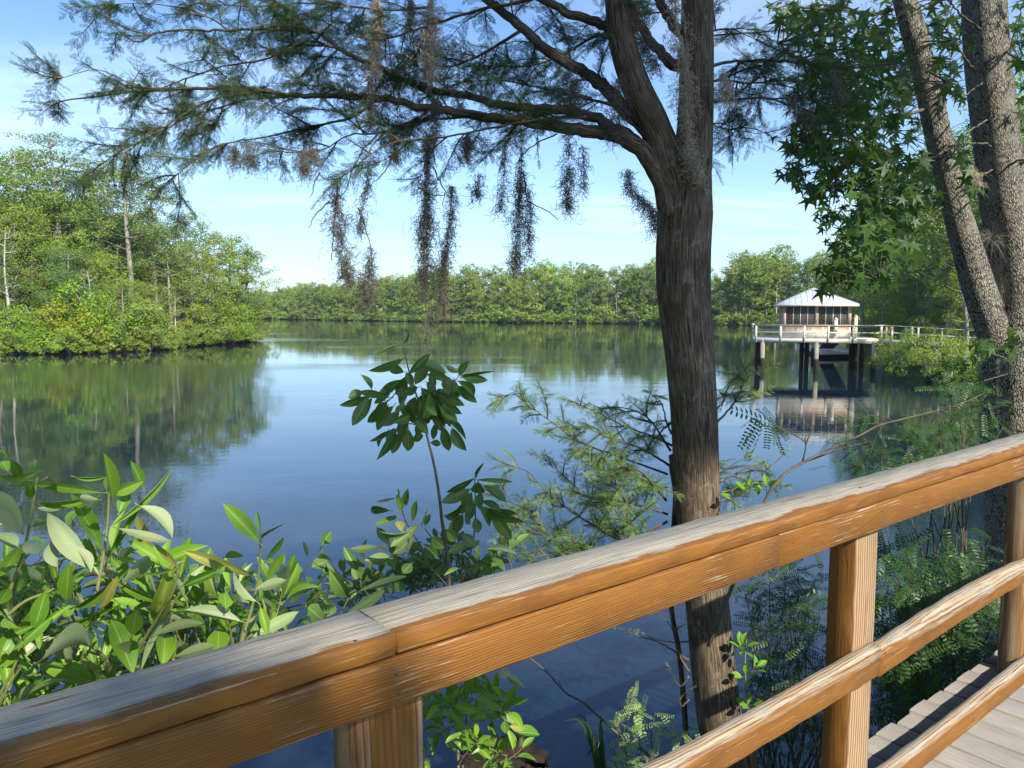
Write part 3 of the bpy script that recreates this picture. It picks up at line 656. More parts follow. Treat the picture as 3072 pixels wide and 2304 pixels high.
MO = [
 ([(1012, 535), (1008, 620), (1020, 700), (1035, 780), (1042, 840)], [18, 55, 70, 60, 25], 520, 0, 'dark two lobed moss clump hanging at the left end of the row, above the treeline'),
 ([(1105, 488), (1100, 560), (1085, 640), (1078, 705)], [14, 35, 25, 12], 160, 0, 'thin wispy moss strand second from the left in the hanging row'),
 ([(1115, 745), (1108, 800), (1100, 850), (1103, 905)], [16, 40, 55, 26], 260, 0, 'small knotted moss tuft at the tip of a bare twig, over the far treeline'),
 ([(1282, 411), (1282, 520), (1278, 640), (1275, 760), (1277, 880)], [26, 40, 44, 60, 36], 900, 0, 'longest thick moss rope hanging left of centre down to the far treeline'),
 ([(1272, 860), (1285, 930), (1292, 980), (1270, 1040)], [30, 36, 30, 16], 55, 0, 'sparse wispy moss ends below the longest moss rope'),
 ([(1355, 560), (1352, 660), (1335, 760), (1328, 850), (1325, 960)], [22, 44, 36, 20, 34], 520, 0, 'long narrow moss strand just right of the longest rope'),
 ([(1567, 382), (1562, 520), (1558, 610), (1552, 720), (1542, 835)], [16, 26, 42, 40, 18], 560, 0, 'long dark moss strand hanging below a bare twig at centre'),
 ([(1585, 564), (1590, 660), (1580, 780)], [8, 26, 12], 150, 0, 'short thin moss strand close beside the centre strand'),
 ([(1711, 382), (1706, 480), (1702, 560), (1705, 640)], [26, 44, 34, 12], 280, 0, 'light feathery moss strand between the centre strand and the trunk'),
 ([(1747, 440), (1752, 500), (1750, 570)], [14, 26, 10], 90, 0, 'tiny wispy moss strand left of the trunk under the lowest limb'),
 ([(1880, 511), (1890, 560), (1925, 600), (1962, 635), (1965, 700)], [24, 34, 30, 36, 18], 330, 0, 'dark moss curling diagonally onto the left edge of the trunk'),
 ([(1130, -10), (1130, 60), (1126, 140), (1122, 220)], [30, 46, 32, 12], 380, 1, 'tan moss tuft with sunlight in its colour at the top edge left of centre'),
 ([(1295, -10), (1294, 80), (1290, 150), (1285, 240)], [40, 60, 60, 40], 480, 1, 'wide tan moss bunch with sunlight in its colour at the top edge near centre'),
 ([(1229, -10), (1230, 30), (1226, 80)], [20, 34, 14], 130, 0, 'small grey moss tuft at the top edge between two tan bunches'),
 ([(1400, 400), (1402, 440), (1398, 478)], [22, 50, 20], 200, 0, 'compact grey moss tuft under a limb right of the longest rope'),
 ([(1182, 415), (1184, 450), (1180, 485)], [18, 30, 12], 120, 0, 'small grey moss tuft under a thin branch left of the longest rope'),
 ([(740, 415), (750, 450), (756, 495)], [80, 70, 30], 130, 0, 'brownish moss veil spread along the thin left branch over open sky'),
 ([(705, 440), (706, 465), (700, 490)], [20, 30, 14], 90, 0, 'small moss wisp at the left end of the brownish veil'),
 ([(905, 450), (910, 480), (915, 520)], [30, 34, 12], 120, 0, 'grey moss wisp below the thin branch, between veil and first clump'),
 ([(945, 445), (940, 455), (948, 480)], [24, 30, 14], 90, 0, 'tiny dark moss nest on a thin twig left of the first clump'),
 ([(1517, 450), (1510, 540), (1500, 640)], [10, 24, 10], 110, 0, 'faint moss strand left of the dark centre strand'),
 ([(2165, 215), (2180, 260), (2182, 310)], [20, 30, 16], 130, 1, 'brown moss tuft just right of the cypress trunk'),
 ([(2370, 300), (2410, 335), (2440, 350)], [40, 44, 26], 90, 0, 'small moss bunch at the end of a cypress branch near the broad leaves'),
 ([(2500, 215), (2510, 270), (2520, 310)], [50, 60, 30], 130, 0, 'dark moss mass hanging among the broad sweetgum leaves'),
 ([(1860, 230), (1850, 320), (1840, 420)], [30, 80, 40], 320, 0, 'grey moss sheet over the crotch of the left limbs'),
 ([(1700, 190), (1720, 260), (1710, 330)], [40, 90, 40], 260, 0, 'grey moss sheet along the underside of the thick upper left limb'),
 ([(1310, 300), (1300, 380), (1290, 430)], [30, 70, 30], 220, 0, 'grey moss bunch on the limb above the longest rope'),
 ([(1110, 230), (1112, 300), (1108, 380)], [16, 44, 24], 190, 0, 'grey moss trailing from the long limb under the tan tuft'),
 ([(1440, 520), (1430, 560), (1425, 590)], [30, 40, 14], 80, 0, 'thin moss wisp in open sky right of the long narrow strand')]
for pl, wd, n, tn, lb in MO: moss(pl, wd, int(n*1.3), bool(tn), 4.12, lb)
moss([(2020, -30), (2035, 100), (2052, 200), (2056, 330), (2065, 440), (2080, 490), (2092, 550)], [70, 70, 56, 50, 36, 22, 40], 1700, True, 4.3-.14, 'big tan moss beard with sunlight in its colour hanging down the front of the cypress trunk', (.05, .14))
moss([(1880, -20), (1900, 60), (1930, 130), (1975, 220)], [70, 70, 60, 40], 500, False, 4.2, 'grey moss beard between the two great stems at the top')

# ------------------------------------------------------------------ blade leaves placed one by one or in sprigs
def leaf(mb, a, b, wdt, under=False, r=None, tmpl=None, roll=None):
    a = np.asarray(a, float); b = np.asarray(b, float); D = b-a; L = np.linalg.norm(D)
    if L < 1e-4: return
    v0 = nrm(CAM-(a+b)/2)
    N = (-v0 if under else v0); ax = nrm(D); N = nrm(N-ax*np.dot(N, ax)); ang = rng.normal()*.40 if roll is None else roll
    N = N*math.cos(ang)+np.cross(ax, N)*math.sin(ang)
    F = frames(D[None], N[None])[0]; tv, tf, tu = BLADE[rng.integers(0, 4) if tmpl is None else tmpl]
    S = np.diag([wdt, L, L*.9])
    mb.add(((F@S)@tv.T).T+a, tf, np.clip(rng.uniform() if r is None else r, 0, 1), tu)
    # petiole
def pleaf(mb, st, q, Z, bx, by, s, wscale=1.):
    x0, y0, x1, y1, wd = q[:5]; under = len(q) > 5 and q[5]
    z0 = Z+rng.normal()*.03; z1 = z0+rng.normal()*.05
    a = P(bx+x0*s, by+y0*s, z0); b = P(bx+x1*s, by+y1*s, z1)
    leaf(mb, a, b, wd*s*Z/FPX*wscale*1.0, under)
    pe = a-(b-a)*.07; st.tube([pe-(b-a)*.03, a+(b-a)*.02], [.0016, .0011], 4, cap=False)
def sprig(mb, st, p0, d, L, nl, ll, asp=.30, rad=.003, under_p=.35, rosette=.5, rr=None, upb=.2):
    """a leafy shoot: stem with alternate leaves crowding to the tip"""
    n = 7; pts = [np.asarray(p0, float)]; d = nrm(d)
    for i in range(n): d = nrm(d+rng.normal(size=3)*.08+[0, 0, .03]); pts.append(pts[-1]+d*L/n)
    pts = np.array(pts); st.tube(pts, np.linspace(rad, rad*.5, n+1), 5, cap=False)
    for i in range(nl):
        u = (i+.6)/nl; u = u**rosette*.98; k = min(int(u*n), n-1); p = pts[k]+(pts[k+1]-pts[k])*(u*n-k)
        a = i*2.4+rng.uniform(-.4, .4); s1 = nrm(np.cross(d, [.3, .2, .9])); s2 = np.cross(d, s1)
        out = s1*math.cos(a)+s2*math.sin(a); Dl = nrm(out*(1.15-.5*u)+d*(.25+.75*u)+[0, 0, -.1]); l = ll*rng.uniform(.7, 1.15)
        q = p+out*.008; tv, tf, tu = BLADE[rng.integers(0, 4)]
        N = nrm(d*.9+np.array([0, 0, upb])+rng.normal(size=3)*.28)
        F = frames(Dl[None], N[None])[0]; mb.add(((F@np.diag([l*asp, l, l*.9]))@tv.T).T+q+Dl*.01, tf, np.clip(rng.uniform() if rr is None else rr+rng.normal()*.2, 0, 1), tu)
        st.tube([p, q+Dl*.014], .0011, 3, cap=False)

# left foreground bay shrub
def bay_shrub():
    s = .605; mb = MB(); st = MB(); dark = MB()
    t = thing('bay_shrub', 'bright green leafy shrub with long pale backed leaves at lower left beyond the railing', 'shrub', lp(-1.2, 1.9, 1.2))
    Ls = [(515, 295, 195, 255, 45), (560, 335, 535, 112, 62), (560, 300, 700, 245, 62), (590, 395, 640, 290, 60), (490, 545, 365, 305, 78), (470, 680, 222, 398, 112, 1), (495, 700, 415, 500, 66), (545, 465, 875, 180, 34), (690, 360, 895, 490, 66, 1), (585, 470, 830, 525, 46, 1), (545, 610, 690, 360, 34), (710, 270, 658, 140, 52), (530, 285, 540, 190, 28), (370, 215, 530, 225, 20), (500, 300, 440, 370, 30, 1), (490, 330, 380, 320, 45, 1),
          (870, 680, 630, 535, 66), (862, 668, 765, 565, 70), (870, 670, 705, 705, 18), (765, 930, 850, 685, 88), (880, 690, 775, 800, 40, 1), (870, 830, 690, 1165, 44, 1), (830, 845, 645, 860, 32), (580, 735, 800, 850, 36), (600, 745, 765, 600, 74, 1), (760, 540, 870, 650, 36),
          (1285, 540, 1110, 345, 82), (1295, 490, 1290, 398, 38), (1300, 520, 1375, 460, 12), (1320, 630, 1405, 500, 38), (1265, 710, 915, 580, 60), (1115, 615, 1195, 600, 40), (1320, 725, 1412, 585, 46), (1262, 775, 1425, 735, 68, 1), (1275, 835, 1130, 702, 42, 1), (1200, 935, 915, 855, 64, 1), (1250, 1010, 1487, 880, 64, 1), (900, 760, 1110, 670, 46), (1060, 690, 1120, 660, 40), (1290, 860, 1330, 1000, 50),
          (190, 195, 152, 120, 46), (185, 190, -20, 235, 52), (108, 480, -10, 290, 84, 1), (105, 490, -10, 360, 70, 1), (125, 540, -10, 715, 60), (85, 560, -10, 500, 66, 1), (175, 340, 460, 340, 38), (180, 370, 350, 355, 40, 1), (195, 240, 300, 200, 48, 1), (80, 265, 180, 240, 30), (150, 320, 150, 245, 46), (115, 590, 215, 520, 90, 1), (150, 465, 305, 405, 60, 1), (40, 190, 10, 130, 60), (100, 215, 60, 140, 50), (45, 130, 0, 60, 30),
          (330, 830, 335, 658, 78), (340, 925, 315, 795, 98), (170, 975, 225, 785, 84), (130, 985, 175, 870, 62), (95, 965, -10, 905, 54), (370, 860, 610, 725, 48), (500, 870, 580, 715, 52), (660, 1195, 560, 910, 134), (655, 1195, 610, 975, 78, 1), (655, 1000, 680, 865, 84), (805, 1160, 830, 965, 104), (765, 1005, 1030, 925, 78, 1), (1080, 1090, 1085, 960, 112), (865, 1110, 1040, 1060, 64, 1), (490, 1248, 203, 1140, 74), (205, 1125, 515, 930, 84, 1), (-10, 1150, 130, 1050, 52), (285, 665, 280, 505, 72, 1), (220, 860, 245, 930, 60), (1120, 870, 1110, 795, 86), (0, 1100, 60, 990, 90), (150, 1000, 330, 860, 40), (240, 1010, 560, 870, 40), (60, 1080, 270, 900, 60), (370, 560, 480, 690, 60, 1), (560, 690, 510, 640, 50, 1), (-10, 850, 50, 760, 70), (700, 1060, 680, 1000, 60, 1), (430, 960, 490, 900, 70, 1), (210, 1300, 380, 1250, 40), (60, 1320, 110, 1370, 70), (0, 1020, 150, 960, 50), (930, 740, 1000, 800, 60), (1170, 760, 1220, 850, 60, 1)]
    for q in Ls: pleaf(mb, st, q, 1.62+rng.uniform(-.14, .14), 0, 1300, s)
    for pl in ([(480, 790), (500, 680), (520, 560), (535, 420), (540, 300)], [(690, 1060), (790, 900), (860, 780), (880, 690), (875, 640)], [(1170, 1150), (1190, 1050), (1245, 880), (1280, 720), (1292, 560), (1290, 480)], [(40, 800), (110, 620), (150, 430), (185, 220)], [(-20, 1330), (60, 1180), (130, 1000)], [(-30, 780), (40, 900), (110, 1030)], [(-30, 1400), (40, 1260), (110, 1150)], [(480, 790), (440, 950), (360, 1100)], [(690, 1060), (640, 1180), (600, 1300)], [(560, 1150), (450, 1050), (330, 960)], [(690, 1160), (560, 1120), (430, 1080)], [(855, 1150), (870, 1050), (870, 1000)], [(1310, 960), (1315, 880), (1300, 820)], [(40, 900), (130, 830), (250, 780), (380, 690)]):
        st.tube(spline(zpx(pl, 1.64, 0, 1300, s), 16), np.linspace(.0042, .0024, 16), 6, cap=False)
    # fill: many sprigs behind
    for i in range(135):
        x = rng.uniform(-60, 560) if i % 4 else rng.uniform(500, 900); y = rng.uniform(1640, 2260) if x < 420 else rng.uniform(1770, 2150); y = max(y, 1680+(x-450)*.25); Z = rng.uniform(1.75, 2.3)
        p = P(x, y, Z); sprig(mb, st, p-[0, 0, .1], [rng.uniform(-.6, .6), rng.uniform(-.5, .3), 1.], rng.uniform(.08, .16), 6, rng.uniform(.06, .125), .27, upb=0.1)
    for i in range(40):     # low, mostly hidden growth down to the bank
        p = lp(rng.uniform(-3.2, .5), rng.uniform(1.55, 2.3), rng.uniform(2.0, 3.2)); sprig(mb, st, p, [rng.uniform(-.6, .6), rng.uniform(-.5, .3), 1.], .25, 7, .12)
    # trunks of the shrub
    for i in range(9):
        s0 = rng.uniform(-2.2, 0); b = lp(s0*.4-.8, rng.uniform(1.7, 2.1), .7); e = lp(s0, rng.uniform(1.55, 2.1), rng.uniform(3.1, 3.5)); st.tube(spline([b, (b+e)/2+rng.normal(size=3)*.08, e], 12), np.linspace(.014, .004, 12), 6)
    mb.build('leaves', M['bay'], t, smooth=True); st.build('stems', M['stem'], t, smooth=True)
    # dark heart-leaved vine tangled behind
    vb = MB(); vs = MB()
    tv = thing('leafy_vine', 'dark green small leaved vine tangled behind the bright shrub at left', 'vine', lp(-.8, 2.4, 1.2))
    for i in range(26):
        x = rng.uniform(0, 1000); y = max(rng.uniform(1690, 2100), 1700+(x-300)*.15); p = P(x, y, rng.uniform(2.1, 2.5)); sprig(vb, vs, p, [rng.uniform(-1, 1), 0, rng.uniform(-.2, .6)], .22, 9, .055, .72, .0016, rosette=1.)
    for pl in ([(0, 1700), (150, 1690), (330, 1650), (450, 1790), (650, 1820), (860, 1800)], [(60, 1760), (250, 1730), (420, 1640)], [(500, 1800), (700, 1850), (900, 1815), (1010, 1790)]):
        vs.tube(spline(zpx(pl, 2.2), 18), .0022, 5)
    vb.build('leaves', M['bay2'], tv, smooth=True); vs.build('stems', M['twig'], tv, smooth=True)
bay_shrub()

# sapling in front of the water at centre
def sapling():
    s = .5424; Z = 2.9; mb = MB(); st = MB()
    t = thing('bay_sapling', 'slender young tree with dark leafy head on a thin bare stem at centre', 'sapling', P(1440, 2304, Z)*[1, 1, 0]+[0, 0, .9])
    Ls = [(560, 60, 437, 105, 25), (575, 50, 605, 10, 10), (570, 140, 385, 220, 46), (575, 215, 480, 185, 52), (570, 255, 440, 332, 50), (600, 225, 724, 112, 46), (635, 285, 705, 175, 64, 1), (640, 150, 805, 215, 62, 1), (700, 230, 842, 260, 52), (735, 325, 728, 203, 42), (397, 312, 348, 220, 44), (400, 345, 210, 408, 42), (380, 350, 288, 512, 62), (400, 355, 320, 490, 56), (480, 375, 375, 508, 64), (520, 400, 412, 538, 68), (550, 420, 440, 520, 60, 1), (500, 355, 330, 328, 42), (590, 240, 550, 352, 48), (620, 420, 555, 645, 64), (600, 530, 600, 648, 64), (560, 540, 508, 668, 50), (530, 550, 448, 678, 50), (510, 530, 388, 602, 30), (485, 540, 412, 632, 34), (700, 420, 680, 520, 60), (715, 330, 688, 500, 58), (740, 330, 745, 462, 74), (760, 330, 918, 402, 52), (750, 340, 892, 452, 58), (880, 232, 925, 153, 42), (885, 232, 1036, 262, 52), (900, 242, 1052, 210, 16), (870, 262, 992, 347, 56), (862, 290, 978, 382, 54), (825, 320, 810, 250, 60, 1), (830, 320, 900, 325, 36), (780, 430, 872, 485, 58), (800, 470, 924, 568, 38), (790, 510, 828, 648, 62), (840, 520, 908, 652, 58), (755, 490, 740, 588, 44), (640, 550, 668, 602, 54), (720, 605, 782, 610, 36), (600, 330, 540, 390, 60), (640, 350, 600, 450, 60), (650, 300, 560, 330, 50), (690, 330, 640, 440, 60), (770, 400, 850, 520, 60), (700, 270, 760, 330, 50), (600, 460, 540, 560, 54), (720, 450, 800, 540, 54), (670, 300, 745, 380, 60), (620, 380, 690, 470, 66), (560, 400, 640, 490, 60), (740, 460, 850, 470, 50), (690, 480, 640, 560, 50)]
    for q in Ls: pleaf(mb, st, q, Z+rng.uniform(-.12, .12), 900, 1000, s, 1.08)
    for i in range(34):
        cx, cy = 660+rng.normal()*110, 400+rng.normal()*95; a_ = math.atan2(cy-330, cx-660)+rng.normal()*.5; L_ = rng.uniform(65, 110)
        pleaf(mb, st, (cx, cy, cx+math.cos(a_)*L_, cy+abs(math.sin(a_))*L_*.9+20, rng.uniform(30, 50), rng.uniform() < .3), Z+rng.uniform(-.15, .15), 900, 1000, s, 1.2)
    L2 = [(970, 800, 1007, 720, 20), (965, 800, 803, 892, 36), (945, 860, 783, 938, 62, 1), (970, 810, 1182, 830, 26), (1010, 840, 1148, 928, 62), (1020, 870, 1112, 840, 25), (900, 950, 778, 1042, 52), (950, 930, 870, 990, 50), (900, 1000, 848, 1112, 62), (990, 960, 1072, 1064, 80), (1010, 960, 1218, 1052, 52), (1050, 980, 1168, 1134, 64), (970, 1020, 985, 1104, 52), (930, 1000, 900, 1060, 60), (1000, 880, 990, 970, 52), (985, 820, 985, 900, 72), (950, 880, 900, 970, 60), (1000, 930, 1130, 990, 56), (960, 930, 930, 1030, 60), (1100, 970, 1195, 1000, 40)]
    for q in L2: pleaf(mb, st, q, Z-.1+rng.uniform(-.1, .1), 900, 1000, s, 1.1)
    L3 = [(530, 910, 406, 932, 16), (562, 985, 540, 898, 46), (585, 952, 592, 866, 42), (500, 980, 366, 975, 46), (552, 1008, 417, 1066, 42), (620, 1042, 650, 918, 38), (560, 1095, 545, 1030, 52), (690, 1062, 717, 1000, 36), (540, 900, 545, 862, 14), (670, 1080, 720, 960, 12),
          (270, 1370, 83, 1233, 68), (318, 1322, 243, 1178, 56), (265, 1460, 165, 1330, 84), (190, 1555, 68, 1388, 66), (320, 1430, 602, 1335, 46, 1), (253, 1552, 478, 1420, 62, 1), (430, 1180, 280, 1195, 46, 1), (660, 1060, 500, 1180, 60, 1), (600, 1100, 432, 1120, 44), (630, 1130, 520, 1220, 60, 1), (500, 1240, 370, 1255, 70, 1), (800, 1190, 725, 1130, 70), (860, 1150, 800, 1080, 60), (970, 1180, 900, 1110, 70, 1), (1030, 1195, 1188, 1200, 40, 1), (1060, 1290, 1110, 1240, 60), (1060, 1250, 1130, 1310, 60, 1), (1000, 1260, 1060, 1330, 70), (920, 1170, 820, 1210, 60, 1), (620, 1270, 570, 1330, 66), (520, 1300, 500, 1240, 60), (760, 1240, 700, 1180, 76), (520, 1380, 580, 1420, 60), (500, 1440, 500, 1370, 50), (880, 1300, 800, 1330, 30), (40, 1490, 110, 1410, 60), (30, 1500, 125, 1590, 110), (130, 1430, 210, 1420, 60)]
    for q in L3: pleaf(mb, st, q, Z-.25+rng.uniform(-.15, .15), 900, 1000, s)
    for pl, r0, r1 in (([(830, 1900), (825, 1330), (805, 1160), (785, 1040), (770, 900), (740, 720), (700, 560), (680, 450), (640, 330), (600, 200), (570, 60)], .0085, .002), ([(840, 1500), (915, 1310), (960, 1130), (970, 1000), (966, 810)], .005, .002), ([(720, 1250), (600, 1070), (560, 960), (545, 870)], .003, .0015),
                       ([(640, 330), (560, 300), (480, 375), (395, 310)], .003, .0015), ([(690, 450), (780, 350), (880, 235)], .003, .0015), ([(690, 520), (600, 500), (520, 540)], .003, .0015), ([(200, 1600), (260, 1480), (325, 1330)], .004, .003), ([(820, 1400), (700, 1280), (560, 1200)], .004, .002), ([(820, 1350), (760, 1180), (690, 1080)], .003, .002)):
        pts = spline(zpx(pl, Z-.02, 900, 1000, s), 26); st.tube(pts, np.linspace(r0, r1, 26), 7, cap=False)
    for i in range(46):     # lower bushy growth behind the rail
        u = rng.uniform(0, 1); x = 900+s*(300+u*820+rng.normal()*30); yt = 1000+s*(1130 if u > .25 else 1300); y = rng.uniform(yt+30, 1760+(1-u)*60)
        sprig(mb, st, P(x, y+30, rng.uniform(2.9, 3.3)), [rng.uniform(-.7, .7), rng.uniform(-.6, .4), .8], rng.uniform(.08, .14), 6, rng.uniform(.06, .1), .42)
    mb.build('leaves', M['bay2'], t, smooth=True); st.build('stems', M['cane'], t, smooth=True)
    # plant seen under the railing at the foot of the sapling
    mb = MB(); st = MB()
    t = thing('bay_seedling', 'sunlit pale green bush seen under the railing right of the left post', 'shrub', P(1440, 2304, 2.6)*[1, 1, 0]+[0, 0, .8])
    for i in range(26):
        x = rng.uniform(1300, 1530) if i < 18 else rng.uniform(1290, 1400); y = rng.uniform(2020, 2290)
        sprig(mb, st, P(x, y+25, rng.uniform(2.35, 2.75)), [rng.uniform(-.7, .7), rng.uniform(-.9, -.1), .5], rng.uniform(.07, .13), 6, rng.uniform(.06, .09), .42)
    for q in ((640, 450, 740, 520, 50, 1), (600, 470, 660, 420, 60, 1), (605, 620, 680, 745, 70, 1), (500, 560, 420, 520, 50), (690, 800, 855, 795, 80), (660, 760, 760, 770, 60), (250, 830, 155, 855, 50, 1), (250, 780, 155, 785, 30, 1), (240, 600, 210, 560, 40, 1), (350, 600, 445, 600, 50), (430, 660, 360, 650, 46), (540, 720, 440, 720, 50), (560, 560, 640, 570, 60), (590, 900, 680, 830, 70), (540, 930, 600, 860, 70), (290, 640, 220, 720, 36, 1)): pleaf(mb, st, q, 2.5, 1200, 1800, .4973)
    st.tube(spline(zpx([(1366, 2050), (1370, 2150), (1375, 2304), (1380, 2600)], 2.6), 12), .0055, 7)
    st.tube(spline(zpx([(1395, 2060), (1400, 2140), (1388, 2304), (1385, 2600)], 2.62), 12), .0035, 6)
    mb.build('leaves', M['bay'], t, smooth=True); st.build('stems', M['cane'], t, smooth=True)
sapling()

# ------------------------------------------------------------------ compound-leaved shrubs (locust / indigo)
def pinnate_t(n=9, wob=.05, seed=0):
    r_ = np.random.default_rng(seed); v = [(-.008, 0, 0), (.008, 0, 0), (0, 1, -.12)]; f = [(0, 1, 2)]
    for i in range(n):
        y = .12+.84*i/(n-1); z = -.12*y*y; L = .155*(1-.35*abs(y-.45)); w_ = .026
        for sg in (-1, 1):
            a = r_.uniform(1.15, 1.45); dx, dy = sg*math.sin(a), math.cos(a); k = len(v); zz = r_.normal()*.02
            c = [(0, y, z), (dx*L*.3-dy*w_*sg, y+dy*L*.3+abs(dx)*w_, z+zz*.3), (dx*L*.75-dy*w_*.9*sg, y+dy*L*.75+abs(dx)*w_*.9, z+zz*.7-.01), (dx*L, y+dy*L, z+zz-.02), (dx*L*.75+dy*w_*.9*sg, y+dy*L*.75-abs(dx)*w_*.9, z+zz*.7-.01), (dx*L*.3+dy*w_*sg, y+dy*L*.3-abs(dx)*w_, z+zz*.3)]
            v += c; idx = [k+j for j in range(6)]; 
            if sg > 0: idx = idx[::-1]
            f.append((idx[0], idx[1], idx[2])); f.append((idx[0], idx[2], idx[3])); f.append((idx[0], idx[3], idx[4])); f.append((idx[0], idx[4], idx[5]))
    return np.array(v, float), np.array(f)
PIN = [pinnate_t(9, .05, i) for i in range(2)]+[pinnate_t(12, .05, 5)]
def pinnates(mb, T, D, N, L, r):
    F = frames(D, N)*L[:, None, None]; idx = rng.integers(0, 3, len(T))
    for i in range(3):
        q = idx == i; mb.inst(PIN[i][0], PIN[i][1], F[q], T[q], r[q])
def pshoot(mb, st, pts, r0=.004, nl=9, ll=.16, droop=.3, rr=.4, start=.2):
    pts = spline(pts, 14); st.tube(pts, np.linspace(r0, r0*.35, 14), 5, cap=False); T = []; D = []; 
    for i in range(nl):
        u = start+(1-start)*(i+.5)/nl; k = min(int(u*13), 12); T.append(pts[k]+(pts[k+1]-pts[k])*(u*13-k)); d = nrm(pts[k+1]-pts[k])
        a = i*2.5+rng.uniform(-.4, .4); s1 = nrm(np.cross(d, [.3, .2, .9])); s2 = np.cross(d, s1); D.append(nrm((s1*math.cos(a)+s2*math.sin(a))+d*.5+[0, 0, -droop]))
    T = np.array(T); D = np.array(D); N = np.array([0, 0, 1.])+rng.normal(size=T.shape)*.4-np.array([0, .5, 0]); pinnates(mb, T, D, N, rng.uniform(.6, 1.1, nl)*ll, np.clip(rr+rng.normal(size=nl)*.22, 0, 1))
def locust(name, label, spots, Zr, base, mat, ll=.16, H=.5, wmat='twig'):
    """spots: (px,py,n) where shoots end; all spring from one root"""
    t = thing(name, label, 'shrub', base); mb = MB(); st = MB(); stems = []
    b = np.array(base)
    for px, py, n, *sp in spots:
        spx, spy = sp if sp else (45, 45)
        for i in range(n):
            Z = rng.uniform(*Zr); e = P(px+rng.normal()*spx, py+rng.normal()*spy, Z)
            a = e+np.array([(b[0]-e[0])*.35+rng.normal()*.05, (b[1]-e[1])*.3, -H*rng.uniform(.6, 1.1)]); m_ = (a+e)/2+rng.normal(size=3)*.05+[0, 0, .06]
            pshoot(mb, st, [a, m_, e], .0038, 8, ll*rng.uniform(.8, 1.2)); stems.append(a)
    for a in stems[::3]: st.tube(spline([b+rng.normal(size=3)*[.15, .15, 0], (a+b)/2+rng.normal(size=3)*.12, a], 10), np.linspace(.012, .004, 10), 5)
    mb.build('leaves', M[mat], t); st.build('stems', M[wmat], t, smooth=True); return t
def gb(px, py, Z, z=.9): p = P(px, py, Z); p[2] = z; return p
locust('locust_shrub', 'dark fine leaved shrub in shade between the cypress trunk and the middle post', [(2300, 1900, 15, 60, 90), (2400, 1800, 10, 40, 60), (2420, 2000, 12, 40, 80), (2280, 1770, 6), (2330, 2140, 14, 60, 60), (2430, 1700, 4), (2300, 1650, 4, 40, 20)], (4.6, 5.6), gb(2350, 2300, 4.9), 'locust', .18)
locust('locust_shrub', 'dark fine leaved shrub in shade right of the middle post, above the plank edge', [(2720, 1800, 16, 60, 70), (2850, 1750, 16, 60, 60), (2700, 1960, 18, 60, 60), (2830, 1900, 22, 70, 60), (2900, 1700, 8, 50, 40), (2760, 2060, 16, 60, 40), (2960, 1850, 14, 40, 60), (2700, 1650, 5, 40, 30)], (3.9, 5.6), gb(2800, 2000, 4.8), 'locust', .21)
locust('locust_shrub', 'shaded fine leaved boughs beyond the upper right rail, below the sweetgum trunk', [(2720, 1410, 9, 60, 35), (2830, 1300, 8, 70, 30), (2870, 1240, 5, 60, 30), (2900, 1340, 9, 60, 30), (2640, 1440, 7, 60, 25), (2560, 1460, 4, 40, 25), (2890, 1150, 5, 40, 30)], (5.0, 7.), gb(2850, 1900, 6.2), 'locust', .17, .3)
locust('locust_seedling', 'small fern like seedling with pale leaflets at the bottom centre, right of the leafy bush', [(1850, 2190, 2, 30, 30), (1900, 2110, 2, 40, 30), (1950, 2200, 3, 40, 40), (2010, 2160, 1), (1980, 2290, 4), (2080, 2280, 3, 30, 20)], (3.4, 4.0), gb(1960, 2400, 3.7, 1.), 'shoot', .15, .3)
# arching twig with hanging compound leaves, between trunk and pavilion
def arch():
    t = thing('arching_locust_branch', 'long bare arching branch with hanging compound leaves in front of the pavilion reflection', 'branch', gb(2290, 1500, 3.9, 1.1)); mb = MB(); st = MB()
    s = .4219
    main = spline(zpx([(-60, 2700), (180, 2100), (350, 1659), (430, 1530), (530, 1440), (620, 1390), (800, 1300), (1000, 1210), (1150, 1130), (1300, 1090), (1500, 1040), (1700, 990), (1900, 900)], [3.8, 3.9, 4.1, 4.6], 2150, 800, s), 50)
    st.tube(main, np.linspace(.010, .003, 50), 7)
    for pl in ([(610, 1390), (635, 1260), (560, 1200), (480, 1165), (420, 1130)], [(635, 1260), (660, 1200), (690, 1150)], [(620, 1390), (760, 1340), (900, 1290), (1100, 1240)], [(635, 1265), (630, 1220), (650, 1190)]): st.tube(spline(zpx(pl, 4.05, 2150, 800, s), 12), np.linspace(.005, .002, 12), 5)
    for (a, b, c, d) in ((420, 1130, 300, 995), (410, 1130, 130, 1000), (300, 1060, 150, 1280), (320, 1080, 200, 1290), (340, 1090, 262, 1395), (370, 1110, 350, 1300), (400, 1120, 450, 1345), (440, 1070, 580, 1065), (430, 1120, 515, 1240), (430, 1110, 330, 1010), (420, 1090, 410, 1000), (300, 1050, 160, 1130), (400, 1130, 420, 1260)):
        p0, p1 = P(2150+a*s, 800+b*s, 4.05), P(2150+c*s, 800+d*s, 4.05+rng.normal()*.05)
        L = np.linalg.norm(p1-p0); pinnates(mb, p0[None], (p1-p0)[None], (nrm(CAM-p0)+rng.normal(size=3)*.7)[None], np.array([L]), np.array([.4]))
    for i in range(26):
        k = rng.integers(26, 48); d = rng.normal(size=3)*[1, .6, .5]+[0, 0, -.4]; pshoot(mb, st, [main[k], main[k]+nrm(d)*.15, main[k]+nrm(d)*.32+[0, 0, -.08]], .002, 6, .14)
    mb.build('leaves', M['locust'], t); st.build('stems', M['twig'], t, smooth=True)
arch()
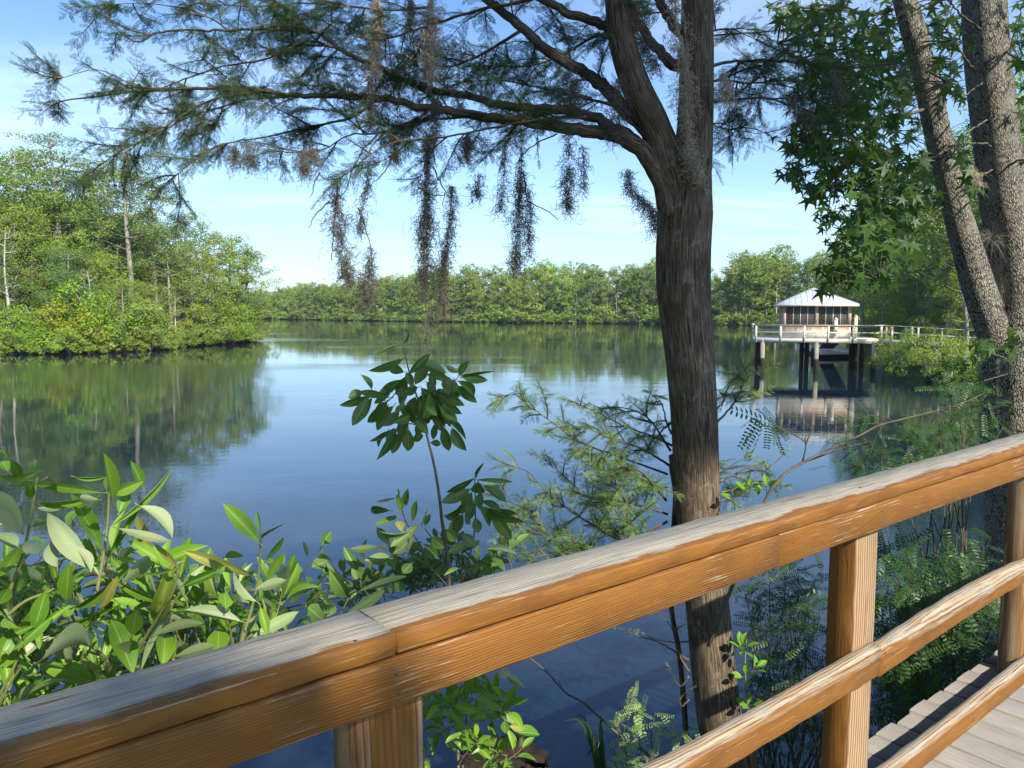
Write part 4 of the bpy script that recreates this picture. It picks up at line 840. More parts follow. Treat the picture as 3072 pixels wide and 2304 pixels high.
# bright shoots right of the trunk below the rail, and the stick, the stump, the grass
t = thing('leafy_shoot', 'bright green broad leaved shoot against the right side of the cypress trunk below the rail', 'shoot', gb(2260, 2200, 4.15)); mb = MB(); st = MB()
for x, y in ((2228, 1945), (2236, 2030), (2215, 1950), (2250, 2010), (2245, 1475), (2300, 1470), (2200, 1500), (2240, 2120)): sprig(mb, st, P(x, y+12, 4.15), [rng.uniform(-.3, .3), -.5, .8], .06, 5, .075, .5, .002)
st.tube(spline(zpx([(2240, 1900), (2235, 2000), (2245, 2150), (2260, 2400)], 4.17), 12), .004, 5)
mb.build('leaves', M['shoot'], t, smooth=True); st.build('stems', M['stem'], t)
mb = MB(); sp2 = spline(zpx([(1560, 1950), (1590, 1975), (1640, 2015), (1700, 2080), (1760, 2115), (1850, 2200), (1950, 2270), (2000, 2350)], 3.6), 26); mb.tube(sp2+rng.normal(size=(26, 3))*.002, np.linspace(.003, .007, 26), 6)
mb.tube([sp2[10], sp2[10]+[-.02, 0, .05]], .002, 4); tag(mb.build('dead_twig', M['twig'], origin=sp2[-1], smooth=True), 'bare dead twig slanting down across dark water under the rail', 'twig')
mb = MB(); c = P(1510, 2275, 3.5); pp = [np.array([c[0]+.02, c[1], .4]), np.array([c[0], c[1], 1.2]), c*[1, 1, 0]+[0, 0, c[2]-.1], c]; mb.tube(spline(pp, 14), np.linspace(.24, .19, 14), 22, wob=.07)
for i in range(14): a = rng.uniform(0, 6.28); q = c+[math.cos(a)*.16, math.sin(a)*.16, -.03]; mb.tube([q, q+[0, 0, rng.uniform(.02, .07)]], [.03, .01], 5)
tag(mb.build('tree_stump', plain('rotten_wood', (.045, .032, .024), .95, .1, .6, 30.), origin=(c[0], c[1], .4)), 'dark rotting stump at the bottom edge right of the left post', 'stump')
def grass():
    mb = MB(); N_ = 4200; tv = np.array([(-.5, 0, 0), (.5, 0, 0), (.35, .5, .02), (-.35, .5, .02), (.02, 1, .12), (-.02, 1, .12)]); tf = np.array([(0, 1, 2, 3), (3, 2, 4, 5)])
    sp = rng.uniform(-2, 9, N_); tt = rng.uniform(1.3, 3.0, N_); T = np.array([lp(a, b, 0) for a, b in zip(sp, tt)]); T[:, 2] = np.interp(tt, [1.3, 2.1, 2.75, 3.1], [1.3, .85, .3, -.1])
    D = rng.normal(size=(N_, 3))*.35+[0, 0, 1]; F = frames(D, randu(N_)); L = rng.uniform(.15, .5, N_); F = F*np.stack([np.full(N_, .012), L, L], -1)[:, None, :]
    mb.inst(tv, tf, F, T, rng.uniform(0, 1, N_)); tag(mb.build('bank_grass', M['locust']), 'low grass covering the near river bank beneath the boardwalk', 'grass', kind='stuff')
grass()
for k, (x, y) in enumerate(((1640, 2010), (1720, 2230))):
    pass
t = thing('grass_tuft', 'thin grass blades leaning over dark water left of the fern like seedling', 'grass', gb(1790, 2304, 3.5)); mb = MB()
for i in range(12):
    a = P(1810+rng.normal()*12, 2320, 3.5); e = P(1770+rng.normal()*35, 2170+rng.uniform(-30, 110), 3.5+rng.normal()*.1); m_ = (a+e)/2+[0, 0, .12]; q = spline([a, m_, e], 8); d = np.gradient(q, axis=0); sd_ = np.cross(d, [0, 1, 0]); sd_ /= np.linalg.norm(sd_, axis=1)[:, None]+1e-9; wv = np.array([1, 1, 1, .9, .8, .6, .4, .05])[:, None]*.006
    v = np.stack([q-sd_*wv, q+sd_*wv], 1).reshape(-1, 3); ii = np.arange(7)*2; mb.add(v, np.stack([ii, ii+1, ii+3, ii+2], -1), rng.uniform())
mb.build('blades', M['locust'], t)

# ------------------------------------------------------------------ sweetgum at right
GZ = 7.2
def sweetgum():
    b0 = gb(3050, 1700, GZ, .5)
    t = thing('sweetgum_tree', 'forked sweetgum with plated grey bark and dark star shaped leaves at the right edge', 'tree', b0)
    mt = MB(); A = spline(zpx([(3075, 2900), (3062, 2200), (3052, 1700), (3040, 1300), (3045, 1080), (3052, 900), (3030, 700), (3008, 580), (2985, 380), (2962, 180), (2951, 0), (2938, -300), (2920, -800)], GZ), 60)
    ra = np.interp(np.linspace(0, 12, 60), range(13), [95, 86, 84, 88, 100, 82, 66, 62, 61, 60, 58, 52, 36])*GZ/FPX; bark_tube(mt, A, ra, 44, .05, 8)
    B = spline(zpx([(3035, 1180), (2990, 1020), (2935, 860), (2872, 640), (2822, 440), (2785, 270), (2750, 130), (2715, 0), (2670, -200), (2600, -500)], [7.2, 7.0, 6.8]), 50)
    bark_tube(mt, B, np.interp(np.linspace(0, 9, 50), range(10), [52, 50, 46, 38, 36, 34, 33, 31, 28, 20])*6.9/FPX, 32, .05, 9)
    br = MB(); lv = MB()
    BR = [([(2790, 325), (2773, 331), (2670, 363), (2621, 401), (2561, 428), (2480, 477), (2410, 500), (2365, 545)], .022), ([(2810, 455), (2760, 480), (2697, 515), (2642, 548), (2560, 560), (2480, 570)], .022), ([(2697, 515), (2690, 570), (2713, 651), (2700, 700)], .012), ([(2700, 20), (2640, 40), (2561, 32), (2469, 27), (2380, 20), (2300, 25)], .02),
          ([(2680, 530), (2660, 600), (2660, 700), (2620, 780), (2540, 830), (2480, 860)], .014), ([(2765, 200), (2700, 240), (2600, 280), (2500, 300)], .016), ([(2740, 100), (2640, 140), (2520, 150), (2400, 170), (2330, 130)], .016), ([(2860, 600), (2780, 580), (2700, 590), (2620, 640)], .012), ([(2850, 600), (2740, 700), (2680, 780), (2640, 840)], .01),
          ([(2560, 430), (2500, 560), (2480, 640), (2440, 660)], .008), ([(2960, 250), (2900, 180), (2860, 120)], .015), ([(2960, 240), (2880, 290), (2840, 250)], .01), ([(2975, 350), (2900, 400), (2850, 470)], .014), ([(3000, 440), (2900, 430), (2800, 470), (2750, 500)], .014), ([(3000, 500), (2920, 540), (2880, 600), (2900, 680)], .012), ([(2960, 100), (2880, 40), (2830, -20)], .015), ([(3010, 150), (3060, 180), (3120, 230)], .015), ([(3020, 500), (3060, 480), (3120, 500)], .014), ([(2590, 300), (2500, 370), (2430, 400), (2390, 420)], .008)]
    paths = []
    for pl, r0 in BR:
        q = spline(zpx(pl, [7.15, rng.uniform(6.2, 7.), rng.uniform(5.2, 6.4)]), 30)+rng.normal(size=(30, 3))*.004; br.tube(q, np.linspace(r0*.75, .005, 30), 7, wob=.04); paths.append(q)
    allp = np.vstack(paths)
    # (px, py, sx, sy, n)
    reg = [(2420, 60, 70, 50, 70), (2520, 110, 80, 80, 150), (2640, 110, 70, 90, 150), (2360, 30, 35, 40, 30), (2600, 250, 80, 60, 120), (2480, 210, 60, 50, 70), (2700, 230, 30, 60, 50), (2540, 330, 80, 60, 130), (2450, 380, 60, 40, 70), (2640, 350, 60, 50, 80), (2740, 380, 30, 40, 30), (2400, 440, 40, 30, 40), (2500, 460, 70, 40, 90), (2600, 450, 70, 40, 100), (2385, 520, 30, 30, 34), (2470, 560, 55, 30, 45), (2600, 550, 80, 50, 130), (2700, 520, 50, 50, 80), (2770, 480, 30, 30, 25), (2500, 640, 35, 16, 22), (2620, 640, 60, 60, 120), (2700, 640, 50, 50, 60), (2560, 700, 40, 40, 55), (2620, 750, 60, 45, 90), (2540, 800, 40, 30, 50), (2600, 830, 60, 25, 45), (2500, 850, 25, 25, 26), (2680, 720, 40, 40, 40), (2480, 875, 8, 8, 3),
           (2830, 200, 25, 70, 40), (2860, 90, 40, 60, 60), (2800, 60, 30, 50, 34), (2900, 280, 30, 20, 16), (2840, 260, 20, 20, 14), (2910, 20, 30, 30, 24), (2870, 390, 50, 16, 10), (2880, 470, 40, 20, 34), (2920, 560, 40, 60, 50), (2900, 650, 40, 40, 30), (2860, 520, 30, 30, 20), (3050, 120, 22, 120, 60), (3060, 420, 22, 120, 50), (2820, 590, 30, 30, 25), (2745, 560, 30, 40, 35), (2760, 130, 30, 90, 40)]
    T = []; Rr = []
    for px, py, a, b, n in reg:
        for i in range(int(n*.88)):
            qx, qy = px+rng.normal()*a*.75, py+rng.normal()*b*.75
            ax_ = np.interp(qy, [0, 130, 270, 440, 640, 860, 1020], [2715, 2750, 2785, 2822, 2872, 2935, 2990]); ax2 = np.interp(qy, [0, 180, 380, 580, 900], [2951, 2962, 2985, 3008, 3052])
            hit = abs(qx-ax_) < 55 or abs(qx-ax2) < 85
            T.append(P(qx, qy, rng.uniform(7.3, 8.2) if hit and rng.uniform() < .93 else rng.uniform(5.0, 7.0)))
    # crown above the picture, casting the shade below
    for i in range(1500):
        a = rng.normal(size=3)*[1.7, 1.9, 1.5]+[4.0, 7.2, 9.7]
        if a[2] > 7.6: T.append(a)
    T = np.array(T); k = len(T)
    D = np.stack([rng.normal(size=k)*.7, rng.normal(size=k)*.5-.15, -rng.uniform(.1, 1.1, k)], -1); N = np.stack([rng.normal(size=k)*.45, -rng.uniform(.1, 1., k), rng.uniform(.2, 1., k)], -1)
    F = frames(D, N)*rng.uniform(.055, .14, k)[:, None, None]; lv.inst(STAR[0], STAR[1], F, T, np.clip(rng.normal(size=k)*.25+.45, 0, 1))
    for i in range(0, k, 7):
        d = np.linalg.norm(allp-T[i], axis=1); j = d.argmin()
        if .06 < d[j] < .9: q = allp[j]; br.tube(spline([q, (q+T[i])/2+[0, 0, .04]+rng.normal(size=3)*.03, T[i]], 7), np.linspace(.005, .0015, 7), 4, cap=False)
    for i in range(22):
        a = rng.uniform(0, 6.28); z0 = rng.uniform(7.2, 9.5); c0 = np.array([4.2, 7.1, z0]); e = c0+[math.cos(a)*2, math.sin(a)*2, .8]; br.tube(spline([c0, (c0+e)/2+[0, 0, .3], e], 10), np.linspace(.04, .008, 10), 6)
    mt.build('trunk', M['gumbark'], t, smooth=True); br.build('branches', M['twig'], t, smooth=True); lv.build('leaves', M['gum'], t)
    # air plant in the fork
    mb = MB(); c = P(2975, 720, 6.75)
    for i in range(90):
        d = nrm(rng.normal(size=3)*[1, .6, .8]+[-.2, -.5, .35]); L = rng.uniform(.10, .22); mb.tube([c, c+d*L*.5, c+d*L+[0, 0, -.05]], [.0025, .0018, .0006], 3, cap=False)
    tag(mb.build('air_plant', M['moss'], origin=c), 'spiky greyish air plant growing in the fork of the sweetgum', 'air plant')
    moss([(2905, 470), (2925, 520), (2940, 560)], [18, 36, 16], 110, True, 6.6, 'small tan moss tuft caught between the two sweetgum stems')
    # low leafy shoot on the trunk by the pavilion
    t2 = thing('sweetgum_shoot', 'low leafy shoot on the sweetgum trunk, right of the pavilion walkway', 'shoot', P(3030, 1080, 7.0)); lv = MB(); br = MB(); T = []
    for (px, py, a, b, n) in ((2960, 1040, 45, 20, 30), (2860, 1090, 60, 16, 26), (2920, 1150, 60, 25, 26), (3040, 1020, 20, 20, 10)):
        for i in range(n): T.append(P(px+rng.normal()*a*.7, py+rng.normal()*b*.8, rng.uniform(6.3, 6.9)))
    T = np.array(T); k = len(T); D = rng.normal(size=(k, 3))*[.7, .5, .3]-[0, .1, .5]; N = rng.normal(size=(k, 3))*.35+[0, -.3, .9]; lv.inst(STAR[0], STAR[1], frames(D, N)*rng.uniform(.07, .12, k)[:, None, None], T, rng.uniform(.3, 1, k))
    br.tube(spline(zpx([(3030, 1080), (2960, 1060), (2870, 1085), (2800, 1100)], [7, 6.6]), 12), np.linspace(.008, .003, 12), 5); br.tube(spline(zpx([(3030, 1120), (2960, 1140), (2900, 1160)], [7, 6.6]), 12), np.linspace(.006, .003, 12), 5)
    lv.build('leaves', M['gum'], t2); br.build('twigs', M['twig'], t2)
sweetgum()

# ------------------------------------------------------------------ bank trees
def leafcloud(mb, c, a, n, s, flat=.55, up=.5, tone=.5, kk=1.):
    q = randu(n)*(rng.uniform(.3, 1, n)**.4)[:, None]; q[:, 2] *= flat; T = np.asarray(c)+q*a
    N = q/(np.linalg.norm(q, axis=1)[:, None]+1e-6)*1.15+randu(n)*.55+[0, 0, up*.6]; D = randu(n)
    S = s*rng.uniform(.6, 1.35, n); F = frames(D, N)*np.stack([S*.55, S, S], -1)[:, None, :]
    tv = np.array([(0, -.5, 0), (.5, 0, .06), (0, .5, 0), (-.5, 0, .06)]); mb.inst(tv, np.array([(0, 1, 2, 3)]), F, T, np.clip(tone+rng.normal(size=n)*.22, 0, 1))
def gen_tree(kind, H, seed, s, nleaf):
    global rng
    keep = rng; rng = np.random.default_rng(seed); tr = MB(); cr = MB(); clumps = []
    lean = rng.normal(size=2)*.04*H
    if kind == 'shrub':
        for i in range(7):
            a = rng.uniform(0, 6.28); e = np.array([math.cos(a)*H*.5, math.sin(a)*H*.5, H*rng.uniform(.5, .9)]); tr.tube(spline([(0, 0, -.1), e*.5+[0, 0, .1*H], e], 7), np.linspace(.05, .02, 7)*H/3, 4)
            clumps.append((e, H*rng.uniform(.22, .36), .7))
        for i in range(9): a = rng.uniform(0, 6.28); rr = rng.uniform(.2, .75)*H; clumps.append((np.array([math.cos(a)*rr, math.sin(a)*rr, H*rng.uniform(.12, .55)]), H*rng.uniform(.2, .32), .7))
    else:
        tp_ = spline([(0, 0, -.2), (lean[0]*.3+rng.normal()*.01*H, lean[1]*.3, H*.33), (lean[0]*.8, lean[1]*.8+rng.normal()*.02*H, H*.66), (lean[0], lean[1], H*.97)], 18); r0 = H*.0165
        tr.tube(tp_, np.linspace(r0, r0*.15, 18)*np.interp(np.arange(18), [0, 1, 17], [1.5, 1.05, 1]), 8, wob=.05)
        cb, wdt, nl, flat, ar = {'broad': (.24, .26, 30, .78, (.065, .12)), 'tall': (.30, .15, 24, .8, (.05, .095)), 'pine': (.50, .22, 26, .34, (.06, .105)), 'snag': (.35, .2, 9, .5, (.05, .1))}[kind]
        for i in range(nl):
            u = cb+(1-cb)*((i+rng.uniform(0, 1))/nl); k = min(int(u*17), 16); p = tp_[k]; a = i*2.4+rng.uniform(-.5, .5)
            v = (u-cb)/(1-cb); prof = {'broad': math.sin(math.pi*(.18+.78*v))**.7, 'tall': math.sin(math.pi*(.2+.72*v))**.6, 'pine': (1-.45*v)*rng.uniform(.45, 1.1), 'snag': 1-.6*v}[kind]
            L = wdt*H*prof*rng.uniform(.65, 1.1); e = p+np.array([math.cos(a)*L, math.sin(a)*L, L*rng.uniform(.15, .6)]); m_ = (p+e)/2+[0, 0, -L*.06]; q = spline([p, m_, e], 7)+rng.normal(size=(7, 3))*.02*L*np.linspace(0, 1, 7)[:, None]
            tr.tube(q, np.linspace(r0*(.24 if kind == 'pine' else .34), r0*.06, 7), 5)
            if kind == 'snag':
                for j in range(3): b_ = q[rng.integers(2, 6)]; tr.tube([b_, b_+rng.normal(size=3)*[.1, .1, .05]*H*.6+[0, 0, .05*H]], [r0*.12, r0*.03], 4)
            clumps.append((e, H*rng.uniform(*ar), flat))
            if L > .12*H: clumps.append((q[4]+rng.normal(size=3)*.02*H, H*rng.uniform(*ar)*.8, flat))
            if kind == 'broad' and rng.uniform() < .5: clumps.append((q[2]+[0, 0, rng.uniform(-.05, .02)*H], H*ar[0], flat))
        clumps.append((tp_[-1], H*ar[0], flat+.1))
    if kind != 'snag':
        tot = sum(a*a for _, a, _ in clumps)
        for c, a, fl in clumps:
            n = int(nleaf*a*a/tot)
            tone = np.clip(.5+rng.normal()*.3, .05, .95)
            for j in range(4):      # break every clump into sub-clumps
                o_ = randu(1)[0]*a*.7*[1, 1, fl]; leafcloud(cr, c+o_, a*rng.uniform(.38, .62), max(n//4, 3), s, fl, .45, tone)
    rng = keep; return tr, cr
class Proto:
    def __init__(s, kind, H, seed, ls, nl, lm, bm='farbark', name=None, cat='tree'):
        s.H = H; s.name = name or {'pine': 'pine_tree', 'shrub': 'bank_shrub', 'snag': 'dead_tree'}.get(kind, 'leafy_tree'); s.cat = 'shrub' if kind == 'shrub' else cat; s.used = False
        tr, cr = gen_tree(kind, H, seed, ls, nl); s.root = thing(s.name, 'x', s.cat)
        tr.build('stems' if kind == 'shrub' else 'trunk', M[bm], s.root, smooth=True, origin=(0, 0, 0))
        if kind != 'snag': cr.build('crown', FM[lm], s.root, origin=(0, 0, 0))
    def put(s, x, y, H, label, group, z=.5, wx=1.):
        o = s.root if not s.used else copy_tree(s.root); s.used = True
        o.location = (x, y, z); k = H/s.H; o.scale = (k*wx, k*wx, k); o.rotation_euler = (0, 0, random.uniform(0, 6.28)); tag(o, label, s.cat, group); return o
def prof(tab):
    xs = [a for a, b in tab]; ys = [b for a, b in tab]; return lambda px: float(np.interp(px, xs, ys))
def along(shore, step, off, jit, inl=None):
    S = spline([(x, y, 0) for x, y in shore], len(shore)*30); seg = np.linalg.norm(np.diff(S, axis=0), axis=1); cum = np.concatenate([[0], np.cumsum(seg)]); out = []
    for d in np.arange(step*.5, cum[-1], step):
        d += random.uniform(-.3, .3)*step; p = np.array([np.interp(d, cum, S[:, 0]), np.interp(d, cum, S[:, 1])]); p2 = np.array([np.interp(d+.5, cum, S[:, 0]), np.interp(d+.5, cum, S[:, 1])]); t_ = nrm(p2-p) if np.linalg.norm(p2-p) > 1e-6 else np.array([1, 0])
        n_ = np.array([-t_[1], t_[0]]); n_ = n_ if inl is None else np.array(nrm(inl)); q = p+n_*(off+random.uniform(-jit, jit)); out.append(q)
    return out
def topx(q): return 1536+FPX*q[0]/q[1]
def Hat(q, ypx): return CAMZ+(932-ypx)/FPX*q[1]
# far bank
FP = prof([(600, 870), (770, 872), (900, 852), (1000, 846), (1100, 836), (1200, 822), (1300, 808), (1500, 800), (1600, 800), (1700, 792), (1850, 800), (1950, 784), (2000, 788), (2140, 800), (2200, 792), (2260, 742), (2300, 738), (2350, 772), (2400, 778), (2500, 760), (2700, 700)])
far = [Proto('broad', 18, 11, .42, 6500, 0), Proto('broad', 18, 12, .42, 6500, 1), Proto('tall', 18, 13, .40, 3000, 0), Proto('broad', 18, 14, .42, 6500, 2), Proto('tall', 18, 15, .40, 3000, 1), Proto('broad', 18, 16, .42, 6500, 3), Proto('pine', 18, 17, .36, 2500, 3, name='leafy_tree')]
fsh = [Proto('shrub', 4, 21, .36, 1300, 0), Proto('shrub', 4, 22, .36, 1300, 1), Proto('shrub', 4, 23, .36, 1300, 2)]
snag = Proto('snag', 14, 31, 1, 1, 0, 'snag')
FSC = [(x, y) for x, y in FS if x > -200 and x < 150]
for row, (off, step, lo, hi) in enumerate(((4., 4.9, .5, .88), (9, 4.9, .78, 1.0), (16, 5.2, .86, 1.1))):
    for q in along(FSC, step, off, 1.8, (-.2, 1)):
        px = topx(q)
        if not 640 < px < 2700: continue
        H = Hat(q, FP(px))*random.uniform(lo, hi); k = random.choices(range(7), (4, 3, 5, 3.5 if row else 5, 5, 1., .8))[0]
        far[k].put(q[0], q[1], max(H-1, 5), 'green broad crowned tree in the continuous line across the river' if k != 6 else 'thin dark crowned tree poking from the line across the river', 'trees lining the far bank' if k != 6 else 'thin crowned trees of the far bank', 1., random.uniform(.9, 1.2))
for off, st_, hh in ((.4, 3.6, (2.2, 4.4)), (4.5, 5.4, (4, 7)), (12.5, 5.2, (8, 10.5))):
    for q in along(FSC, st_, off, .8, (-.2, 1)):
        if 700 < topx(q) < 2650: fsh[random.choice((0, 0, 1, 2))].put(q[0], q[1], random.uniform(*hh), 'low shrub at the waterline of the far bank' if off < 10 else 'dense undergrowth between trunks of the far bank', 'shrubs along the far waterline' if off < 10 else 'undergrowth of the far bank', .3, random.uniform(1., 1.4))
for i, (px, off, lb) in enumerate(((2233, 2.5, 'bleached forked dead tree on the far bank just right of the cypress trunk'), (2330, 3, 'bleached dead tree on the far bank above the left end of the pavilion roof'), (1395, 2.5, 'bleached dead tree on the far bank right of the hanging moss ropes'), (1725, 2.5, 'pale bare trunk on the far bank left of the cypress trunk'), (1850, 2., 'pale bare trunk on the far bank nearest the left edge of the cypress trunk'), (1110, 2.5, 'bleached dead tree on the far bank below the knotted moss tuft'))):
    S_ = spline([(x, y, 0) for x, y in FS], 400); j = np.argmin(abs(1536+FPX*S_[:, 0]/S_[:, 1]-px)); q = S_[j]; snag.put(q[0], q[1]+off*.4, (12, 13, 9, 12, 10, 8)[i], lb, None, .3)
# left bank
lb_ = [Proto('broad', 17, 41, .23, 11000, 0), Proto('broad', 17, 42, .23, 11000, 1), Proto('tall', 20, 43, .21, 8500, 1), Proto('broad', 17, 44, .23, 11000, 3), Proto('pine', 22, 45, .20, 7500, 3), Proto('pine', 22, 46, .20, 6500, 1), Proto('tall', 20, 47, .21, 8500, 0)]
lsh = [Proto('shrub', 4, 51, .19, 4200, 2), Proto('shrub', 4, 52, .19, 4200, 0), Proto('shrub', 4, 53, .19, 4200, 1)]
lime = Proto('shrub', 5, 54, .22, 3400, 4, name='lime_tree_sapling'); yel = Proto('shrub', 4, 55, .2, 2600, 5, name='yellow_shrub')
G1 = 'trees of the left bank'
pins = [(190, 92, 402, 4, 'tallest open crowned pine rising above the left bank woods'), (255, 97, 470, 5, 'sparse dead topped pine between the two tall pines of the left bank'), (400, 92, 455, 5, 'tall pine with tiered crown behind the tip of the cypress limbs'), (60, 90, 455, 6, 'tall feathery tree at the left picture edge of the left bank'), (330, 96, 560, 4, 'dark tiered pine in the middle of the left bank'), (470, 96, 545, 4, 'tiered pine standing rightmost on the skyline of the left bank'), (120, 97, 470, 1, 'tall olive crowned tree between left picture edge and tallest pine'), (-40, 88, 470, 2, 'tall tree just outside the left picture edge'),
        (560, 100, 645, 1, 'rounded olive tree on the left bank right of the last pine'), (640, 103, 690, 0, 'rounded green tree on the descending skyline of the left bank'), (695, 107, 715, 1, 'pale trunked tree near the point of the left bank'), (735, 109, 745, 0, 'tree with crown leaning over the water at the point of the left bank'), (610, 98, 760, 0, 'mid height tree in front of the rounded trees near the left bank point'), (520, 95, 700, 1, 'olive mid height tree left of the left bank point')]
for px, Y, yt, k, lb in pins: q = ((px-1536)/FPX*Y, Y); lb_[k].put(q[0], q[1], Hat(q, yt)-1, lb, None, 1., 1.25 if k in (4, 5) else (1.25 if px > 650 else 1.05))
LPf = prof([(-400, 500), (0, 520), (200, 540), (350, 600), (450, 620), (560, 680), (650, 715), (740, 770), (790, 840)])
LSC = [(x, y) for x, y in LS if x > -100 and y < 135]
for off, st_, lo, hi in ((3.5, 5.2, .38, .62), (8.5, 5.4, .62, .85), (15, 5.5, .8, .98), (23, 6.5, .85, 1.)):
    for q in along(LSC, st_, off, 1.4):
        px = topx(q)
        if not -420 < px < 770: continue
        H = Hat(q, LPf(px))*random.uniform(lo, hi); k = random.choices((0, 1, 2, 3, 6), (4, 4, 2, 3, 2))[0]
        lb_[k].put(q[0], q[1], max(H-1, 4), 'green leafy tree in the dense woods of the left bank', G1, .8, random.uniform(.95, 1.25) if lo > .5 else 1.3)
for off, st_, hh in ((.1, 2.3, (1.7, 2.8)), (2.4, 3.2, (3, 5))):
    for q in along(LSC, st_, off, .6):
        if -420 < topx(q) < 800: lsh[random.choice((0, 1, 1, 2))].put(q[0], q[1], random.uniform(*hh), 'low shrub on the edge of the left bank', 'shrubs along the left bank', .0 if off < 1 else .3, random.uniform(.9, 1.3))
for px, Y, yt, pr, lb in ((130, 79.5, 930, lime, 'lime green small tree at the left bank edge, left of the yellow shrub'), (290, 82, 870, lime, 'tall lime green small tree right of the yellow shrub on the left bank'), (285, 80, 985, yel, 'yellow shrub low on the left bank between the lime green trees'), (215, 80, 915, yel, 'upper yellow shrub on the left bank'), (345, 82.5, 990, lime, 'small lime green bush right of the yellow shrubs'), (30, 79, 960, lime, 'lime green bush at the left picture edge'), (690, 101, 985, lime, 'lime green bush near the point of the left bank'), (400, 83, 1000, lsh[0], 'fresh green rounded bush in the middle of the left bank edge'), (745, 107.5, 1005, lsh[0], 'fresh green bush at the very point of the left bank'), (470, 87, 970, lsh[0], 'light feathery bush right of the middle of the left bank')):
    q = ((px-1536)/FPX*Y, Y); pr.put(q[0], q[1], Hat(q, yt), lb, None, .3, 1.)
for px, Y, yt, lb in ((640, 103, 905, 'bleached leaning trunk at the right end of the left bank'), (15, 80, 840, 'pale bare trunk at the left picture edge'), (60, 82, 700, 'pale leaning bare trunk near the left picture edge'), (300, 84, 820, 'pale bare trunk behind the lime green trees'), (600, 99, 830, 'pale bare trunk left of the leaning bleached trunk'), (545, 93, 880, 'pale trunk near the middle right of the left bank')):
    q = ((px-1536)/FPX*Y, Y-1.5); snag.put(q[0], q[1], Hat(q, yt), lb, None, .3)
# right bank behind pavilion: generic leafy trees, no set species
rb = [Proto('broad', 14, 61, .17, 12000, 3, name='bank_tree'), Proto('broad', 14, 62, .17, 12000, 1, name='bank_tree'), Proto('tall', 16, 63, .16, 9000, 0, name='bank_tree'), Proto('broad', 14, 64, .16, 12000, 2, name='bank_tree')]
rsh = [Proto('shrub', 4, 65, .13, 5600, 0), Proto('shrub', 4, 66, .13, 5600, 2)]
RT = [(2490, 112, 740, 0, 'rounded dark tree above the right end of the pavilion roof'), (2540, 104, 700, 1, 'olive tree right of the rounded dark tree behind the pavilion'), (2590, 92, 650, 2, 'tall tree half hidden by sweetgum leaves behind the pavilion'), (2650, 88, 560, 0, 'dark tall tree above the walkway to the shore'), (2640, 72, 800, 3, 'fresh green cypress spreading just right of the pavilion roof'), (2720, 74, 520, 1, 'tall olive tree seen between sweetgum leaves'), (2790, 70, 450, 2, 'tall tree seen left of the leaning sweetgum stem'), (2860, 60, 400, 3, 'light green tree seen between the two sweetgum stems'), (2930, 56, 330, 0, 'tall tree behind the sweetgum fork'), (3030, 62, 220, 3, 'bright green tree beyond the right sweetgum stem'), (2760, 64, 760, 0, 'dark tree above the middle of the walkway'), (2830, 57, 740, 1, 'mossy olive tree above the shore end of the walkway'), (2900, 50, 720, 2, 'tree on the shore left of the sweetgum trunk'), (2700, 84, 640, 3, 'fresh green tree high behind the walkway'), (3300, 50, 250, 0, 'tall tree outside the right picture edge')]
for px, Y, yt, k, lb in RT: q = ((px-1536)/FPX*Y, Y); rb[k].put(q[0], q[1], Hat(q, yt)-.8, lb, None, .8, 1.1)
for off, st_, hh in ((.8, 2.6, (1.8, 3.2)), (3.2, 4., (3, 5))):
    for q in along([(x, y) for x, y in RS if y > 20 and y < 140], st_, off, .5, (1, -.25)):
        if topx(q) < 3500: rsh[random.choice((0, 0, 1))].put(q[0], q[1], random.uniform(1.6, 2.3) if 40 < q[1] < 62 else random.uniform(*hh), 'low shrub on the shaded shore of the right bank', 'shrubs along the right bank', .3, random.uniform(.9, 1.3))
for px, Y, yt, k, lb in ((2720, 50, 1012, 0, 'bush overhanging the water in front of the walkway'), (2790, 46, 1022, 0, 'dark bush leaning over the water right of the walkway bush'), (2860, 42, 1035, 1, 'sunlit bush on the shore left of the sweetgum trunk'), (2690, 53, 1030, 0, 'small bush touching the walkway at the right of the pavilion')):
    q = ((px-1536)/FPX*Y, Y); rsh[k].put(q[0], q[1], Hat(q, yt), lb, None, .6 if px > 2700 else .8, 1.)
RPf = prof([(2440, 752), (2500, 712), (2560, 660), (2620, 600), (2700, 510), (2800, 430), (2900, 360), (3072, 250), (3400, 200)])
for off, st_, lo, hi in ((5., 5., .55, .8), (11, 5., .8, .98), (18, 6, .85, 1.), (26, 7, .9, 1.)):
    for q in along([(x, y) for x, y in RS if y < 180], st_, off, 1.3, (1, -.25)):
        px = topx(q)
        if not 2450 < px < 3700 or (40 < q[1] < 64 and off < 8): continue
        H = min(Hat(q, RPf(px))*random.uniform(lo, hi), 17); rb[random.choice((0, 0, 1, 2, 3))].put(q[0], q[1], max(H-.8, 5), 'leafy tree in the dense shaded woods of the right bank', 'woods of the right bank', .8, random.uniform(1.1, 1.4))
for q, yt in (((36, 66), 600), ((44, 84), 640), ((40, 56), 500), ((56, 112), 690), ((70, 140), 720), ((48, 70), 560)):
    rb[random.choice((0, 1, 2))].put(q[0]+6, q[1], Hat(q, yt)-.8, 'tree filling the dense woods behind the right shore', 'inner trees of the right bank', 1., 1.2)

